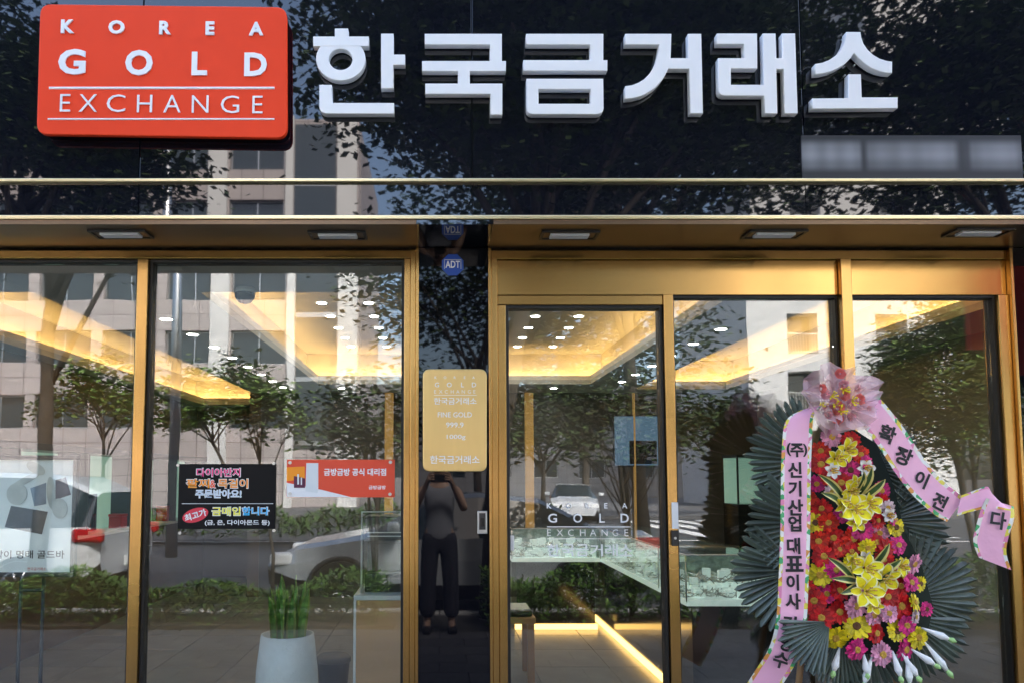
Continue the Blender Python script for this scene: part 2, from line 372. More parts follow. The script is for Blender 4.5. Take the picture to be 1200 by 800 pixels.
obj('glass_pane', MB().box(gx0+.013, gx1-.013, YG, YG+.01, .113, zdr-.0145), M['glass'], dr)
# ---- lettering stuck on the door glass
vl = thing('door_lettering', 'white vinyl lettering KOREA GOLD EXCHANGE and shop name stuck on the glass door', 'lettering', (xat(690, 0), YG-.003, zat(620, 0)))
YV = YG-.003
for ch, px in zip('KOREA', (643.5, 666, 688, 710, 732)): word(ch, px, 592, YV, h=6.2, mat_=M['vinyl'], parent=vl, name='letter', off=.02)
for ch, px in zip('GOLD', (647.5, 677, 705.5, 732)): word(ch, px, 606.5, YV, h=10.5, w=(10.5 if ch in 'GO' else None), mat_=M['vinyl'], parent=vl, name='letter', off=.015)
for ch, px in zip('EXCHANGE', (643.5, 656, 669, 683, 695, 708.5, 721, 734)): word(ch, px, 623.5, YV, h=7.5, mat_=M['vinyl'], parent=vl, name='letter', off=-.004)
for ch, px in zip('한국금거래소', (648.5, 666, 682.5, 699, 716.5, 733.5)): word(ch, px, 644, YV, w=15, h=14, mat_=M['vinyl'], parent=vl, name='letter', off=.012)
x0, x1, z0, z1 = rect(641, 616.2, 739, 617.2, YV); obj('rule', MB().box(x0, x1, YV, YV+.001, z0, z1), M['vinyl'], vl)
x0, x1, z0, z1 = rect(641, 630.2, 739, 631, YV); obj('rule', MB().box(x0, x1, YV, YV+.001, z0, z1), M['vinyl'], vl)
# ---- red light box
def px_prism(par, name, quad, Y, depth, m, rad=0.0, front=0):
    pts = [at(px, py, Y) for px, py in quad]; pts = [(p.x, p.z) for p in pts]
    if rad:
        out = []; n = len(pts)
        for i in range(n):
            P = Vector(pts[i]); A = (Vector(pts[i-1])-P).normalized(); B = (Vector(pts[(i+1) % n])-P).normalized()
            for k in range(7):
                a = P+A*rad; b = P+B*rad; t = k/6
                q = a*(1-t)**2+P*2*t*(1-t)+b*t**2; out.append((q.x, q.y))
        pts = out
    b = bmesh.new(); f = b.faces.new([b.verts.new((x, Y, z)) for x, z in pts]); 
    r = bmesh.ops.extrude_face_region(b, geom=[f]); bmesh.ops.translate(b, vec=(0, depth, 0), verts=[v for v in r['geom'] if isinstance(v, bmesh.types.BMVert)])
    bmesh.ops.recalc_face_normals(b, faces=b.faces[:]); 
    ed = [e_ for e_ in b.edges if all(abs(v.co.y-Y) < 1e-5 for v in e_.verts)]
    bmesh.ops.bevel(b, geom=ed, offset=.004, segments=2, affect='EDGES', profile=.5)
    mb = MB(); mb.addbm(b); b.free(); return obj(name, mb, m, par)
YR = YF-.068
rb = thing('sign_box', 'red rounded light box sign reading KOREA GOLD EXCHANGE at the upper left', 'sign', (xat(190, YR), YR, zat(160, YR)))
px_prism(rb, 'face', ((336, 8.5), (47, 5), (42.5, 157.5), (336.5, 162)), YR, .02, M['red'], .05)
px_prism(rb, 'casing', ((335.3, 9), (47.6, 5.8), (43.2, 156), (336, 160.2)), YR+.021, .025, M['red_side'], .05)
for q in (120, 250): obj('bracket', MB().box(xat(q, YR), xat(q+10, YR), YR+.0465, YF-.001, zat(120, YR), zat(60, YR)), M['steel'], rb)
YL = YR-.004
for ch, px, py in zip('KOREA', (79.5, 136.7, 193.7, 246.2, 300.3), (31.5, 32.3, 33, 33.6, 34.2)): word(ch, px, py, YL, h=16.5, mat_=M['white'], parent=rb, name='letter', off=.042, ext=.003, w=(18.8 if ch == 'O' else None))
for ch, px, py in zip('GOLD', (84.5, 163, 233.8, 299.6), (73, 74, 75, 76)): word(ch, px, py, YL, h=(31 if ch in 'GO' else 28.5), w=(32 if ch in 'GO' else None), mat_=M['white'], parent=rb, name='letter', off=.034, ext=.003)
for ch, px, py in zip('EXCHANGE', (76.4, 103.3, 136, 169.5, 201.8, 234.6, 269.6, 301.8), (121, 121.2, 121.5, 121.8, 122.1, 122.4, 122.8, 123)): word(ch, px, py, YL, h=21, w=(21.5 if ch in 'CG' else None), mat_=M['white'], parent=rb, name='letter', off=-.009, ext=.002)
for (a, b, c, d) in ((56.8, 101.6, 321.5, 104.5), (55.3, 138.4, 321.5, 140.6)):
    px_prism(rb, 'rule', ((c, b+.0), (a, b-.0), (a, d), (c, d)), YL, .005, M['white'])
# ---- six raised letters
def ell(cx, cy, rx, ry, n=48): return [(cx+rx*cos(2*pi*k/n), cy+ry*sin(2*pi*k/n)) for k in range(n)]
GL = {
 '한': (360, [[[(33, 110), (155, 110), (155, 65), (230, 65), (230, 110), (346, 110), (346, 165), (33, 165)]], [ell(188, 235, 139, 122), ell(188, 238, 66, 60)],
   [[(415, 92), (485, 92), (485, 210), (550, 210), (550, 268), (485, 268), (485, 400), (415, 400)]], [[(67, 380), (137, 380), (140, 482), (488, 482), (488, 542), (105, 542), (90, 538), (77, 529), (69, 515), (67, 500)]]]),
 '국': (360, [[[(661, 95), (1095, 95), (1095, 248), (1118, 248), (1118, 305), (915, 305), (915, 375), (1098, 375), (1098, 550), (1030, 550), (1030, 433), (664, 433), (664, 375), (848, 375), (848, 305), (646, 305), (646, 248), (1028, 248), (1028, 155), (661, 155)]]]),
 '금': (600, [[[(80, 95), (514, 95), (514, 243), (537, 243), (537, 303), (64, 303), (64, 243), (440, 243), (440, 155), (80, 155)]],
   [[(82, 347), (514, 347), (516, 515), (512, 530), (497, 543), (480, 547), (115, 547), (98, 542), (86, 530), (82, 515)], [(150, 405), (443, 405), (443, 488), (150, 488)]]]),
 '거': (600, [[[(637, 95), (897, 95), (893, 232), (992, 232), (990, 95), (1065, 95), (1075, 543), (1003, 543), (997, 292), (880, 292), (862, 328), (838, 363), (808, 396), (770, 424), (730, 444), (682, 457), (637, 461), (637, 390), (676, 384), (712, 370), (744, 350), (772, 322), (795, 287), (810, 250), (821, 205), (828, 155), (637, 155)]]]),
 '래': (820, [[[(97, 93), (323, 93), (325, 290), (176, 290), (176, 382), (360, 382), (355, 93), (427, 93), (432, 232), (465, 232), (463, 93), (537, 93), (552, 543), (477, 543), (472, 293), (432, 293), (438, 543), (367, 543), (363, 443), (140, 443), (122, 438), (110, 427), (106, 410), (104, 232), (252, 232), (248, 152), (97, 152)]]]),
 '소': (820, [[[(825, 85), (905, 85), (910, 118), (922, 152), (945, 185), (975, 213), (1012, 235), (1050, 247), (1083, 252), (1083, 316), (1045, 314), (1005, 304), (965, 287), (928, 262), (896, 234), (868, 204), (846, 236), (818, 264), (780, 288), (735, 308), (690, 319), (650, 322), (650, 265), (690, 258), (728, 243), (764, 219), (792, 190), (812, 152), (822, 118)]],
   [[(838, 322), (908, 322), (913, 452), (1115, 452), (1115, 513), (634, 516), (634, 458), (836, 456)]]]),
}
YS = YF-.043
words6 = ('first', 'second', 'third', 'fourth', 'fifth', 'sixth')
shape6 = ('with the round ring', 'with two angled hooks', 'with the closed box below', 'with the curved sweep', 'with twin uprights', 'with the pitched roof stroke')
for k, ch in enumerate('한국금거래소'):
    bx, shapes = GL[ch]; xs = [p[0] for s_ in shapes for q in s_ for p in q]; pc = at(bx+(min(xs)+max(xs))/2/4.8, 130, YS)
    lt = thing('raised_letter', f'white raised sign letter {ch} {shape6[k]}, {words6[k]} on the fascia', 'sign letter', pc, 'white raised letters of the shop sign')
    for i, sp in enumerate(shapes):
        sps = []
        for poly in sp:
            q = [at(bx+x/4.8, 20+y/4.8, YS) for x, y in poly]; sps.append([(p.x, p.z) for p in q])
        me = curve_mesh(sps, .016, .002); me.transform(Matrix(((1, 0, 0, 0), (0, 0, -1, YS+.018+i*.0012), (0, 1, 0, 0), (0, 0, 0, 1))))
        me.materials.clear(); me.materials.append(M['white']); link('stroke', me, lt)
        c = Vector((sum(p[0] for p in sps[0])/len(sps[0]), 0, sum(p[1] for p in sps[0])/len(sps[0])))
    for poly in (shapes[0][0], shapes[-1][0]):
        for q in (poly[0], poly[len(poly)//2]):
            p = at(bx+q[0]/4.8, 20+q[1]/4.8, YS); x = p.x+(pc.x-p.x)*.06; z = p.z+(-.012 if q[1] < 300 else .012)
            obj('standoff', MB().tube([(x, YS+.03, z), (x, YF+.001, z)], .004, 6), M['steel'], lt)
# ---- frosted strip with soft pale print at the right of the fascia
m = bpy.data.materials.new('frosted_strip'); m.use_nodes = True; n = m.node_tree.nodes; l = m.node_tree.links; b = n['Principled BSDF']; b.inputs['Roughness'].default_value = .5
tc = n.new('ShaderNodeTexCoord'); sx = n.new('ShaderNodeSeparateXYZ'); l.new(tc.outputs['Generated'], sx.inputs[0])
rx = n.new('ShaderNodeValToRGB'); rx.color_ramp.interpolation = 'EASE'; els = rx.color_ramp.elements
stops = [(0, .75), (.04, 1), (.09, .7), (.13, .95), (.17, .75), (.22, 1), (.255, .75), (.28, .05), (.31, .55), (.36, .75), (.42, .6), (.47, .8), (.52, .68), (.57, .85), (.63, 1), (.68, .8), (.725, .05), (.75, .1), (.78, .6), (.84, .85), (.91, 1), (.96, .9), (1, .5)]
while len(els) < len(stops): els.new(.5)
for e_, (p, v) in zip(els, stops): e_.position = p; e_.color = (v, v, v, 1)
rz = n.new('ShaderNodeValToRGB'); rz.color_ramp.interpolation = 'EASE'
for p, v in ((.12, 0), (.32, .55), (.55, 1), (.72, .8), (.95, 0)):
    e_ = rz.color_ramp.elements.new(p); e_.color = (v, v, v, 1)
rz.color_ramp.elements[0].color = (0, 0, 0, 1); rz.color_ramp.elements[-1].color = (0, 0, 0, 1)
mu = n.new('ShaderNodeMath'); mu.operation = 'MULTIPLY'; mx = n.new('ShaderNodeMix'); mx.data_type = 'RGBA'
l.new(sx.outputs[0], rx.inputs[0]); l.new(sx.outputs[2], rz.inputs[0]); l.new(rx.outputs[0], mu.inputs[0]); l.new(rz.outputs[0], mu.inputs[1]); l.new(mu.outputs[0], mx.inputs[0])
mx.inputs[6].default_value = (.018, .019, .022, 1); mx.inputs[7].default_value = (.27, .28, .30, 1); l.new(mx.outputs[2], b.inputs['Base Color'])
x0, x1, z0, z1 = rect(939, 160, 1250, 209, YF); x1 = xat(1196, YF, 185)
st = obj('name_strip', MB().box(x0, x1, YF-.008, YF-.001, zt0+.0015, z1), m); tag(st, 'dark frosted strip with blurred pale print at the lower right of the fascia', 'sign strip')
# ---- gold plaque
YQ = YP-.02
pq = thing('gold_plaque', 'gold bar shaped plaque reading FINE GOLD 999.9 on the black pillar', 'plaque', (xat(533, YQ), YQ, zat(552, YQ)))
px_prism(pq, 'plate', ((570.5, 432), (495.5, 432), (495.5, 552), (570.5, 552)), YQ, .018, M['plaque'], .035)
YQ2 = YQ-.0015
def prt(*a, **k): return word(*a, mat_=M['vinyl'], parent=pq, name='print_line', **k)
for ch, px in zip('KOREA', (510.5, 521.5, 533, 544.5, 555)): prt(ch, px, 442, YQ2, h=3)
for ch, px in zip('GOLD', (512, 526.5, 542, 555.5)): prt(ch, px, 450.5, YQ2, h=5.5, off=.01)
for ch, px in zip('EXCHANGE', (510, 516.5, 523, 530, 536.5, 543, 550, 556)): prt(ch, px, 458.5, YQ2, h=4, off=-.005)
x0, x1, z0, z1 = rect(508.5, 462.3, 558.5, 462.9, YQ2); obj('rule', MB().box(x0, x1, YQ2, YQ2+.001, z0, z1), M['engrave'], pq)
prt('한국금거래소', 533.5, 469.5, YQ2, w=50, h=8, off=.012)
prt('FINE GOLD', 533, 485.5, YQ2, w=40, h=6, off=.006)
prt('999.9', 533, 497.5, YQ2, w=20.5, h=6, off=.006); prt('1000g', 534.5, 512, YQ2, w=22, h=6.5, off=.006)
prt('한국금거래소', 533, 538, YQ2, w=58, h=9.5, off=.014)
# ---- blue octagonal sticker
YB = YP-.004
sx_ = (at(531, 310, YB)-at(530, 310, YB)).x; c = at(530.5, 310.5, YB)
stk = thing('alarm_sticker', 'blue octagonal ADT alarm sticker at the top of the black pillar', 'sticker', c)
R_ = 13.6*sx_
obj('octagon', MB().prism([(c.x+R_*cos(pi/8+k*pi/4), c.z+R_*sin(pi/8+k*pi/4)) for k in range(8)], YB, YP-.0005), M['blue'], stk)
word('ADT', 530.5, 310, YB-.0012, w=17, h=8.5, mat_=M['vinyl'], parent=stk, name='letters', off=.02)
fr = MB(); 
for a, b, c_, d in ((520.5, 304.2, 540.5, 304.9), (520.5, 304.9, 521.2, 315.5), (539.8, 304.9, 540.5, 315.5)):
    x0, x1, z0, z1 = rect(a, b, c_, d, YB-.001); fr.box(x0, x1, YB-.001, YB-.0002, z0, z1)
obj('border', fr, M['steel'], stk)
# ---- access reader on the pillar edge, touch switch on the door jamb
ar = thing('card_reader', 'small silver framed card reader on the right edge of the black pillar', 'card reader', at(564, 612, YP))
x0, x1, z0, z1 = rect(559.5, 598, 571, 625, YP-.012); obj('frame', MB().box(x0, x1, YP-.012, YP-.0005, z0, z1, bev=.003), M['steel'], ar)
x0, x1, z0, z1 = rect(561.5, 600.5, 569, 620, YP-.014); obj('face', MB().box(x0, x1, YP-.0145, YP-.0125, z0, z1), M['dark'], ar)
x0, x1, z0, z1 = rect(563, 606, 567.5, 616, YP-.016); obj('keypad', MB().box(x0, x1, YP-.0165, YP-.0148, z0, z1, bev=.0005), M['counter_black'], ar)
YJ = YFR-.006
ts = thing('door_switch', 'slim touch switch with white label on the brass jamb beside the sliding door', 'switch', at(791, 615, YJ))
x0, x1, z0, z1 = rect(787.5, 588, 795, 619, YJ-.004); obj('label_plate', MB().box(x0, x1, YJ-.004, YJ-.0003, z0, z1, bev=.0008), M['vinyl'], ts)
x0, x1, z0, z1 = rect(787.5, 621, 795.5, 639, YJ-.014); obj('switch_body', MB().box(x0, x1, YJ-.014, YJ-.0003, z0, z1, bev=.003), M['dark'], ts)
p = at(791.5, 630, YJ-.016); obj('sensor_eye', MB().tube([(p.x, YJ-.017, p.z), (p.x, YJ-.0142, p.z)], .006, 12), M['steel'], ts)
ph = thing('door_pull', 'small white finger pull on the left edge of the glass door', 'door pull', at(600, 636, 0))
x0, x1, z0, z1 = rect(598, 627, 602.5, 645, YG-.01); obj('grip', MB().box(x0, x1, YG-.012, YG-.0005, z0, z1, bev=.003), M['bone'], ph)

# ================================================================== INSIDE THE SHOP
WX0, WX1, YB1, ZC = -3.75, 4.1, 6.0, 2.60
# floor tiles
fl = struct('floor', MB().box(WX0-.2, WX1+.2, .08, 8.1, -.2, -.012), M['grout'])
T = .6; k = 0
tm = [MB().box(.0025, T-.0025, .0025, T-.0025, -.011, 0, bev=.0015).mesh('tile', M[q]) for q in ('tile', 'tile2')]
for i in range(14):
    for j in range(13):
        if j > 9 and i > 4: continue
        o = bpy.data.objects.new('tile', tm[random.random() < .4]); COL.objects.link(o); o.parent = fl; o.location = (-4.05+i*T, .09+j*T, random.uniform(-.0006, .0006))
# walls
wb = MB(); wb.box(-2.3, WX1, YB1, YB1+.15, -.01, 3.1); struct('back_wall', wb, M['wall_dark'])
struct('alcove_wall', MB().box(WX0, -2.301, 7.9, 8.05, -.01, 3.1).box(-2.45, -2.301, YB1, 7.899, -.01, 3.1), M['wall_brown'])
struct('left_wall', MB().box(WX0-.15, WX0-.001, .08, 8.05, -.01, 3.1), M['wall_brown'])
struct('right_wall', MB().box(WX1+.001, WX1+.15, .08, 8.05, -.01, 3.1), M['wall_light'])
# ceiling: lower soffit with three trays
trays = [(-1.42, 1.77, .8, 5.1), (-3.55, -2.42, .8, 7.55), (2.42, 3.55, .8, 5.6)]
cl = struct('ceiling', MB().box(WX0, WX1, .08, 8.05, 3.06, 3.098), M['ceil'])
xs = [WX0]+[v for t in sorted(trays) for v in t[:2]]+[WX1]
cb = MB()
for a, b in ((xs[0], xs[1]), (xs[2], xs[3]), (xs[4], xs[5]), (xs[6], xs[7])): cb.box(a, b, .08, 8.05, ZC, ZC+.05)
for t in trays: cb.box(t[0]+e, t[1]-e, .08, t[2], ZC, ZC+.05).box(t[0]+e, t[1]-e, t[3], 8.05, ZC, ZC+.05)
struct('ceiling_soffit', cb, M['ceil'])
for k, (a, b, c, d) in enumerate(trays):
    t = thing('cove_tray', ['large rectangular ceiling tray with warm cove light over the middle of the shop', 'long narrow ceiling tray with warm cove light along the left wall', 'narrow ceiling tray with warm cove light along the right wall'][k], 'ceiling tray', ((a+b)/2, (c+d)/2, ZC))
    lp = MB(); h = .05
    lp.box(a-.01, a, c-.01, d+.01, ZC+.0505, ZC+.0505+h).box(b, b+.01, c-.01, d+.01, ZC+.0505, ZC+.0505+h).box(a, b, c-.01, c, ZC+.0505, ZC+.0505+h).box(a, b, d, d+.01, ZC+.0505, ZC+.0505+h)
    obj('lip', lp, M['lip'], t)
    g = .17; zt = ZC+.38; zo = ZC+.051
    wv = MB().box(a-g-.02, a-g, c-g, d+g, zo, zt).box(b+g, b+g+.02, c-g, d+g, zo, zt).box(a-g, b+g, c-g-.02, c-g, zo, zt).box(a-g, b+g, d+g, d+g+.02, zo, zt)
    obj('tray_side', wv, M['lip'], t)
    obj('tray_top', MB().box(a-g-.02, b+g+.02, c-g-.02, d+g+.02, zt+.001, zt+.02), M['ceil'], t)
    q = .10
    le = MB().box(a-q-.02, a-q+.01, c-q, d+q, zo, zo+.012).box(b+q-.01, b+q+.02, c-q, d+q, zo, zo+.012).box(a-q+.02, b+q-.02, c-q-.02, c-q+.01, zo, zo+.012).box(a-q+.02, b+q-.02, d+q-.01, d+q+.02, zo, zo+.012)
    obj('light_strip', le, M['led'], t)
# downlights
dl0 = thing('downlight', 'x', 'downlight', (0, 0, ZC), 'round ceiling downlights', world=False)
obj('trim_ring', MB().lathe([(.041, -.002), (.050, -.004), (.053, -.0005)], 20), M['bone'], dl0)
obj('lens', MB().lathe([(.0005, -.0045), (.024, -.004), (.0405, -.0015)], 20), M['spot'], dl0)
spots = []; OD = ('first', 'second', 'third', 'fourth', 'fifth', 'sixth', 'seventh', 'eighth')
for k in range(8): spots.append((-1.9, 1.55+.55*k, ZC, OD[k]+' round downlight from the glass in the row left of the middle tray', 'downlights left of the middle tray'))
for k in range(6): spots.append((2.09, 1.9+.6*k, ZC, OD[k]+' round downlight from the glass in the row right of the middle tray', 'downlights right of the middle tray'))
for x, w in ((-1.0, 'leftmost'), (-.6, 'left inner'), (.88, 'right inner'), (1.28, 'rightmost')):
    for k in range(6): spots.append((x, 2.15+.52*k, ZC+.38, OD[k]+' small downlight from the front in the '+w+' row of the raised tray', 'downlights on the raised tray top'))
for x, w in ((-1.2, 'left'), (1.4, 'right')): spots.append((x, 5.5, ZC, w+' one of two downlights near the back wall behind the middle tray', 'downlights by the back wall'))
first = True
for x, y, z, w, g in spots:
    o = dl0 if first else copy_tree(dl0); first = False
    o.location = (x, y, z); o['label'] = w; o['group'] = g
# camera dome
dm = thing('dome_camera', 'dark security camera dome hanging from the ceiling behind the left window', 'security camera', at(287, 336, 1.2))
q = at(287, 346, .7); q.z = ZC-.0602
obj('base', MB().lathe([(.001, .06), (.05, .06), (.062, .04), (.062, .028), (.001, .0281)], 20, c=q), M['bone'], dm)
obj('dome', MB().lathe([(.06, .0278), (.055, 0), (.035, -.025), (.001, -.036)], 20, c=q), M['counter_black'], dm)
# amber columns on the back wall
for px, y, lab in ((620, YB1, 'slim amber lit column on the dark back wall, seen through the glass door'), (456, YB1, 'slim amber lit column on the back wall, seen at the right side of the left window'), (743, YB1, 'very thin amber lit strip on the back wall at the right of the door pane')):
    w = .055 if px != 743 else .012; x = at(px, 540, y).x
    t = thing('lit_column', lab, 'column', (x, y-.06, 0)); obj('shaft', MB().box(x-w, x+w, y-.06, y-.002, .9, ZC-.002, bev=.01), M['amber'], t); obj('plinth', MB().box(x-w-.012, x+w+.012, y-.075, y-.002, 0, .899, bev=.006), M['wood'], t)
# wall screen
x0, x1, z0, z1 = rect(719, 486, 777, 546, YB1-.05)
t = thing('wall_screen', 'dim blue wall screen on the back wall behind the door pane', 'screen', ((x0+x1)/2, YB1, z0))
obj('bezel', MB().box(x0, x1, YB1-.05, YB1-.003, z0, z1, bev=.004), M['dark'], t); obj('display', MB().box(x0+.015, x1-.015, YB1-.053, YB1-.0505, z0+.015, z1-.015), M['screen'], t)
obj('picture_block', MB().box(x0+.2, x1-.08, YB1-.0545, YB1-.0535, z0+.03, z0+.33), M['counter_black'], t)
# L-shaped jewellery counter
M['case_back'] = mat('case_back', (.40, .50, .47), .5, var=.35, vscale=24)
def jewels(mb_w, mb_m, x0, x1, y0, y1, z, n):
    for _ in range(n):
        x = random.uniform(x0+.04, x1-.04); y = random.uniform(y0+.04, y1-.04); a = random.uniform(0, pi); r = random.uniform(.02, .06)
        k = random.random()
        if k < .45: mb_m.tube([(x+r*cos(t*pi/4+a), y+r*.8*sin(t*pi/4+a), z+.02+.012*sin(t)) for t in range(8)], .0035, 5)
        elif k < .75: mb_m.tube([(x-r*cos(a), y-r*sin(a), z+.012), (x+r*.3*sin(a), y, z+.05), (x+r*cos(a), y+r*sin(a), z+.012)], .004, 5)
        else: mb_w.box(x-.025, x+.025, y-.02, y+.02, z+.001, z+random.uniform(.02, .09), bev=.004)
def counter(label, x0, x1, y0, y1, led_sides, n):
    t = thing('jewellery_counter', label, 'display counter', ((x0+x1)/2, (y0+y1)/2, 0), 'glass jewellery counters')
    z0, z1 = .70, 1.0
    obj('base', MB().box(x0+.05, x1-.05, y0+.05, y1-.05, .06, z0-.03, bev=.004), M['counter_black'], t)
    obj('deck', MB().box(x0, x1, y0, y1, z0-.029, z0+.012, bev=.003), M['jew'], t)
    obj('back_panel', MB().box(x0+.02, x1-.02, y1-.03, y1-.012, z0+.0125, z1-.012).box(x1-.03, x1-.012, y0+.02, y1-.031, z0+.0125, z1-.012), M['case_back'], t)
    gp = MB().box(x0+.004, x1-.004, y0+.004, y0+.01, z0+.0125, z1-.007).box(x0+.004, x1-.004, y1-.01, y1-.004, z0+.0125, z1-.007).box(x0+.004, x0+.01, y0+.011, y1-.011, z0+.0125, z1-.007).box(x1-.01, x1-.004, y0+.011, y1-.011, z0+.0125, z1-.007)
    obj('glass_side', gp, M['clear'], t); obj('glass_top', MB().box(x0, x1, y0, y1, z1-.0065, z1), M['clear'], t)
    obj('edge_frame', MB().tube([(x0, y0, z1), (x1, y0, z1)], .006, 6).tube([(x0, y0, z1), (x0, y1, z1)], .006, 6).tube([(x0, y0, z0), (x0, y0, z1)], .005, 6).tube([(x1, y0, z0), (x1, y0, z1)], .005, 6), M['steel'], t)
    w, m_ = MB(), MB(); jewels(w, m_, x0, x1, y0, y1, z0+.012, n); jewels(w, m_, x0, x1, y0, y1, z0+.10, n//2)
    jj = obj('jewellery', m_, M['jewm'], t); jj['kind'] = 'stuff'; jj = obj('jewel_stand', w, M['jew'], t); jj['kind'] = 'stuff'
    lb = MB()
    if 'y' in led_sides: lb.box(x0+.03, x1-.03, y0+.035, y0+.049, .005, .058)
    if 'x' in led_sides: lb.box(x0+.035, x0+.049, y0+.05, y1-.03, .005, .058)
    if 'X' in led_sides: pass
    if lb.v: obj('kick_light', lb, M['led_floor'], t)
    return t
counter('glass jewellery counter at the back of the shop, facing the door', .72, 1.60, 3.9, 4.5, 'y', 260)
counter('long glass jewellery counter running from back to front right of the door', 1.605, 2.2, 1.95, 4.5, 'x', 420)
counter('front glass jewellery counter behind the middle pane, left of the flower wreath', 1.605, 2.5, 1.34, 1.945, 'x', 280)
# wooden bench with tray
bx0, bx1 = xat(560, 2.05), xat(625, 2.05)
t = thing('wooden_bench', 'low oak bench just inside the door, behind the left stile', 'bench', ((bx0+bx1)/2, 2.2, 0))
obj('top', MB().box(bx0, bx1, 2.0, 2.42, .43, .475, bev=.004), M['wood'], t)
for x in (bx0+.01, bx1-.06):
    for y in (2.01, 2.36): obj('leg', MB().box(x, x+.05, y, y+.05, 0, .4295, bev=.003), M['wood'], t)
t = thing('black_tray', 'black tray with paper lying on the oak bench', 'tray', ((bx0+bx1)/2, 2.2, .476))
obj('dish', MB().box(bx0+.03, bx1-.02, 2.03, 2.38, .4755, .525, bev=.015), M['dark'], t); obj('sheet', MB().box(bx0+.05, bx1-.035, 2.06, 2.34, .5255, .5275), M['paper'], t)
# snake plant in planter
pc = at(337, 742, .5)
t = thing('snake_plant', 'upright green snake plant in a tall white planter behind the left window', 'potted plant', (pc.x, .5, 0))
ztp = pc.z
obj('planter', MB().lathe([(.001, 0), (.115, 0), (.152, .12), (.168, .3), (.162, .48), (.14, ztp), (.128, ztp), (.128, ztp-.04), (.001, ztp-.0401)], 36, c=(pc.x, .5, .001)), M['pot'], t)
sans2 = mat('snake_leaf_edge', (.20, .26, .06), .4)
for k in range(17):
    a = k*2.4; r = .075*math.sqrt(k/17)+.01; x = pc.x+r*cos(a); y = .5+r*sin(a); hgt = random.uniform(.22, .36); w = random.uniform(.020, .030); tw = random.uniform(0, pi); ln = Vector((cos(a), sin(a), 0))*random.uniform(.0, .05)
    lf = MB(); rows = []
    for i in range(7):
        f_ = i/6; ww = w*(1-.25*abs(f_-.4))*(1 if f_ < .75 else (1-f_)/.25*.98+.02); c = Vector((x, y, ztp-.042+hgt*f_))+ln*f_*f_
        d = Vector((cos(tw+f_*.5), sin(tw+f_*.5), 0)); nn = Vector((-d.y, d.x, 0))
        rows.append([c-d*ww, c-d*ww*.6+nn*.004, c+nn*.007, c+d*ww*.6+nn*.004, c+d*ww])
    for i in range(6):
        for j in range(4): lf.poly([rows[i][j], rows[i][j+1], rows[i+1][j+1], rows[i+1][j]], 1 if j in (0, 3) else 0, True)
    obj('leaf', lf, [M['sans'], sans2], t)
# pedestal with a covered machine
x0 = xat(416, .42); x1 = xat(490, .42); zt = zat(697, .42)
t = thing('pedestal', 'timber fronted pedestal with white edges behind the left window', 'pedestal', ((x0+x1)/2, .6, 0))
obj('front_board', MB().box(x0+.014, x1, .422, .432, 0, zt-.026), M['wood2'], t); obj('side_board', MB().box(x0, x0+.0135, .42, .86, 0, zt-.026, bev=.002), M['bone'], t)
obj('top_board', MB().box(x0, x1, .415, .86, zt-.0255, zt, bev=.003), M['bone'], t); obj('back_board', MB().box(x0+.0145, x1, .84, .858, 0, zt-.0265), M['bone'], t)
mx0, mx1, mz1 = xat(425, .5), xat(486, .5), zat(600, .5)
t = thing('counting_machine', 'dark counting machine under a clear acrylic cover on the timber pedestal', 'machine', ((mx0+mx1)/2, .6, zt))
obj('lower_housing', MB().box(mx0+.015, mx1-.01, .52, .76, zt+.001, zt+.10, bev=.006), M['dark'], t)
obj('column', MB().box(mx0+.02, mx1-.02, .60, .74, zt+.1005, zt+.27, bev=.006), M['counter_black'], t)
hd = obj('head', MB().box(mx0+.012, mx1-.01, .51, .75, zt+.2705, mz1-.02, bev=.006), M['dark'], t)
obj('vent', MB().box(mx0+.03, mx1-.03, .505, .5095, zt+.30, zt+.306).box(mx0+.03, mx1-.03, .505, .5095, zt+.32, zt+.326), M['steel'], hd)
cvr = MB()
for a, b, c, d, f, g in ((mx0, mx1, .495, .499, zt+.001, mz1), (mx0, mx1, .775, .779, zt+.001, mz1), (mx0, mx0+.004, .4995, .7745, zt+.001, mz1), (mx1-.004, mx1, .4995, .7745, zt+.001, mz1), (mx0, mx1, .495, .779, mz1+.0005, mz1+.005)): cvr.box(a, b, c, d, f, g)
obj('acrylic_cover', cvr, M['clear'], t)
obj('cover_edge', MB().tube([(mx0, .495, zt), (mx0, .495, mz1+.004), (mx1, .495, mz1+.004)], .005, 6), M['bone'], t)
# stool
sp_ = at(391, 772, 1.5)
t = thing('round_stool', 'low dark grey round stool between planter and pedestal', 'stool', (sp_.x, 1.5, 0))
obj('seat', MB().lathe([(.001, .03), (.10, .03), (.115, .015), (.115, -.01), (.001, -.0101)], 28, c=(sp_.x, 1.5, sp_.z)), mat('stool_top', (.10, .10, .10), .6), t)
obj('body', MB().lathe([(.108, -.011), (.09, -.2), (.11, -sp_.z+.002), (.001, -sp_.z+.001)], 28, c=(sp_.x, 1.5, sp_.z)), mat('stool_body', (.05, .05, .055), .5), t)
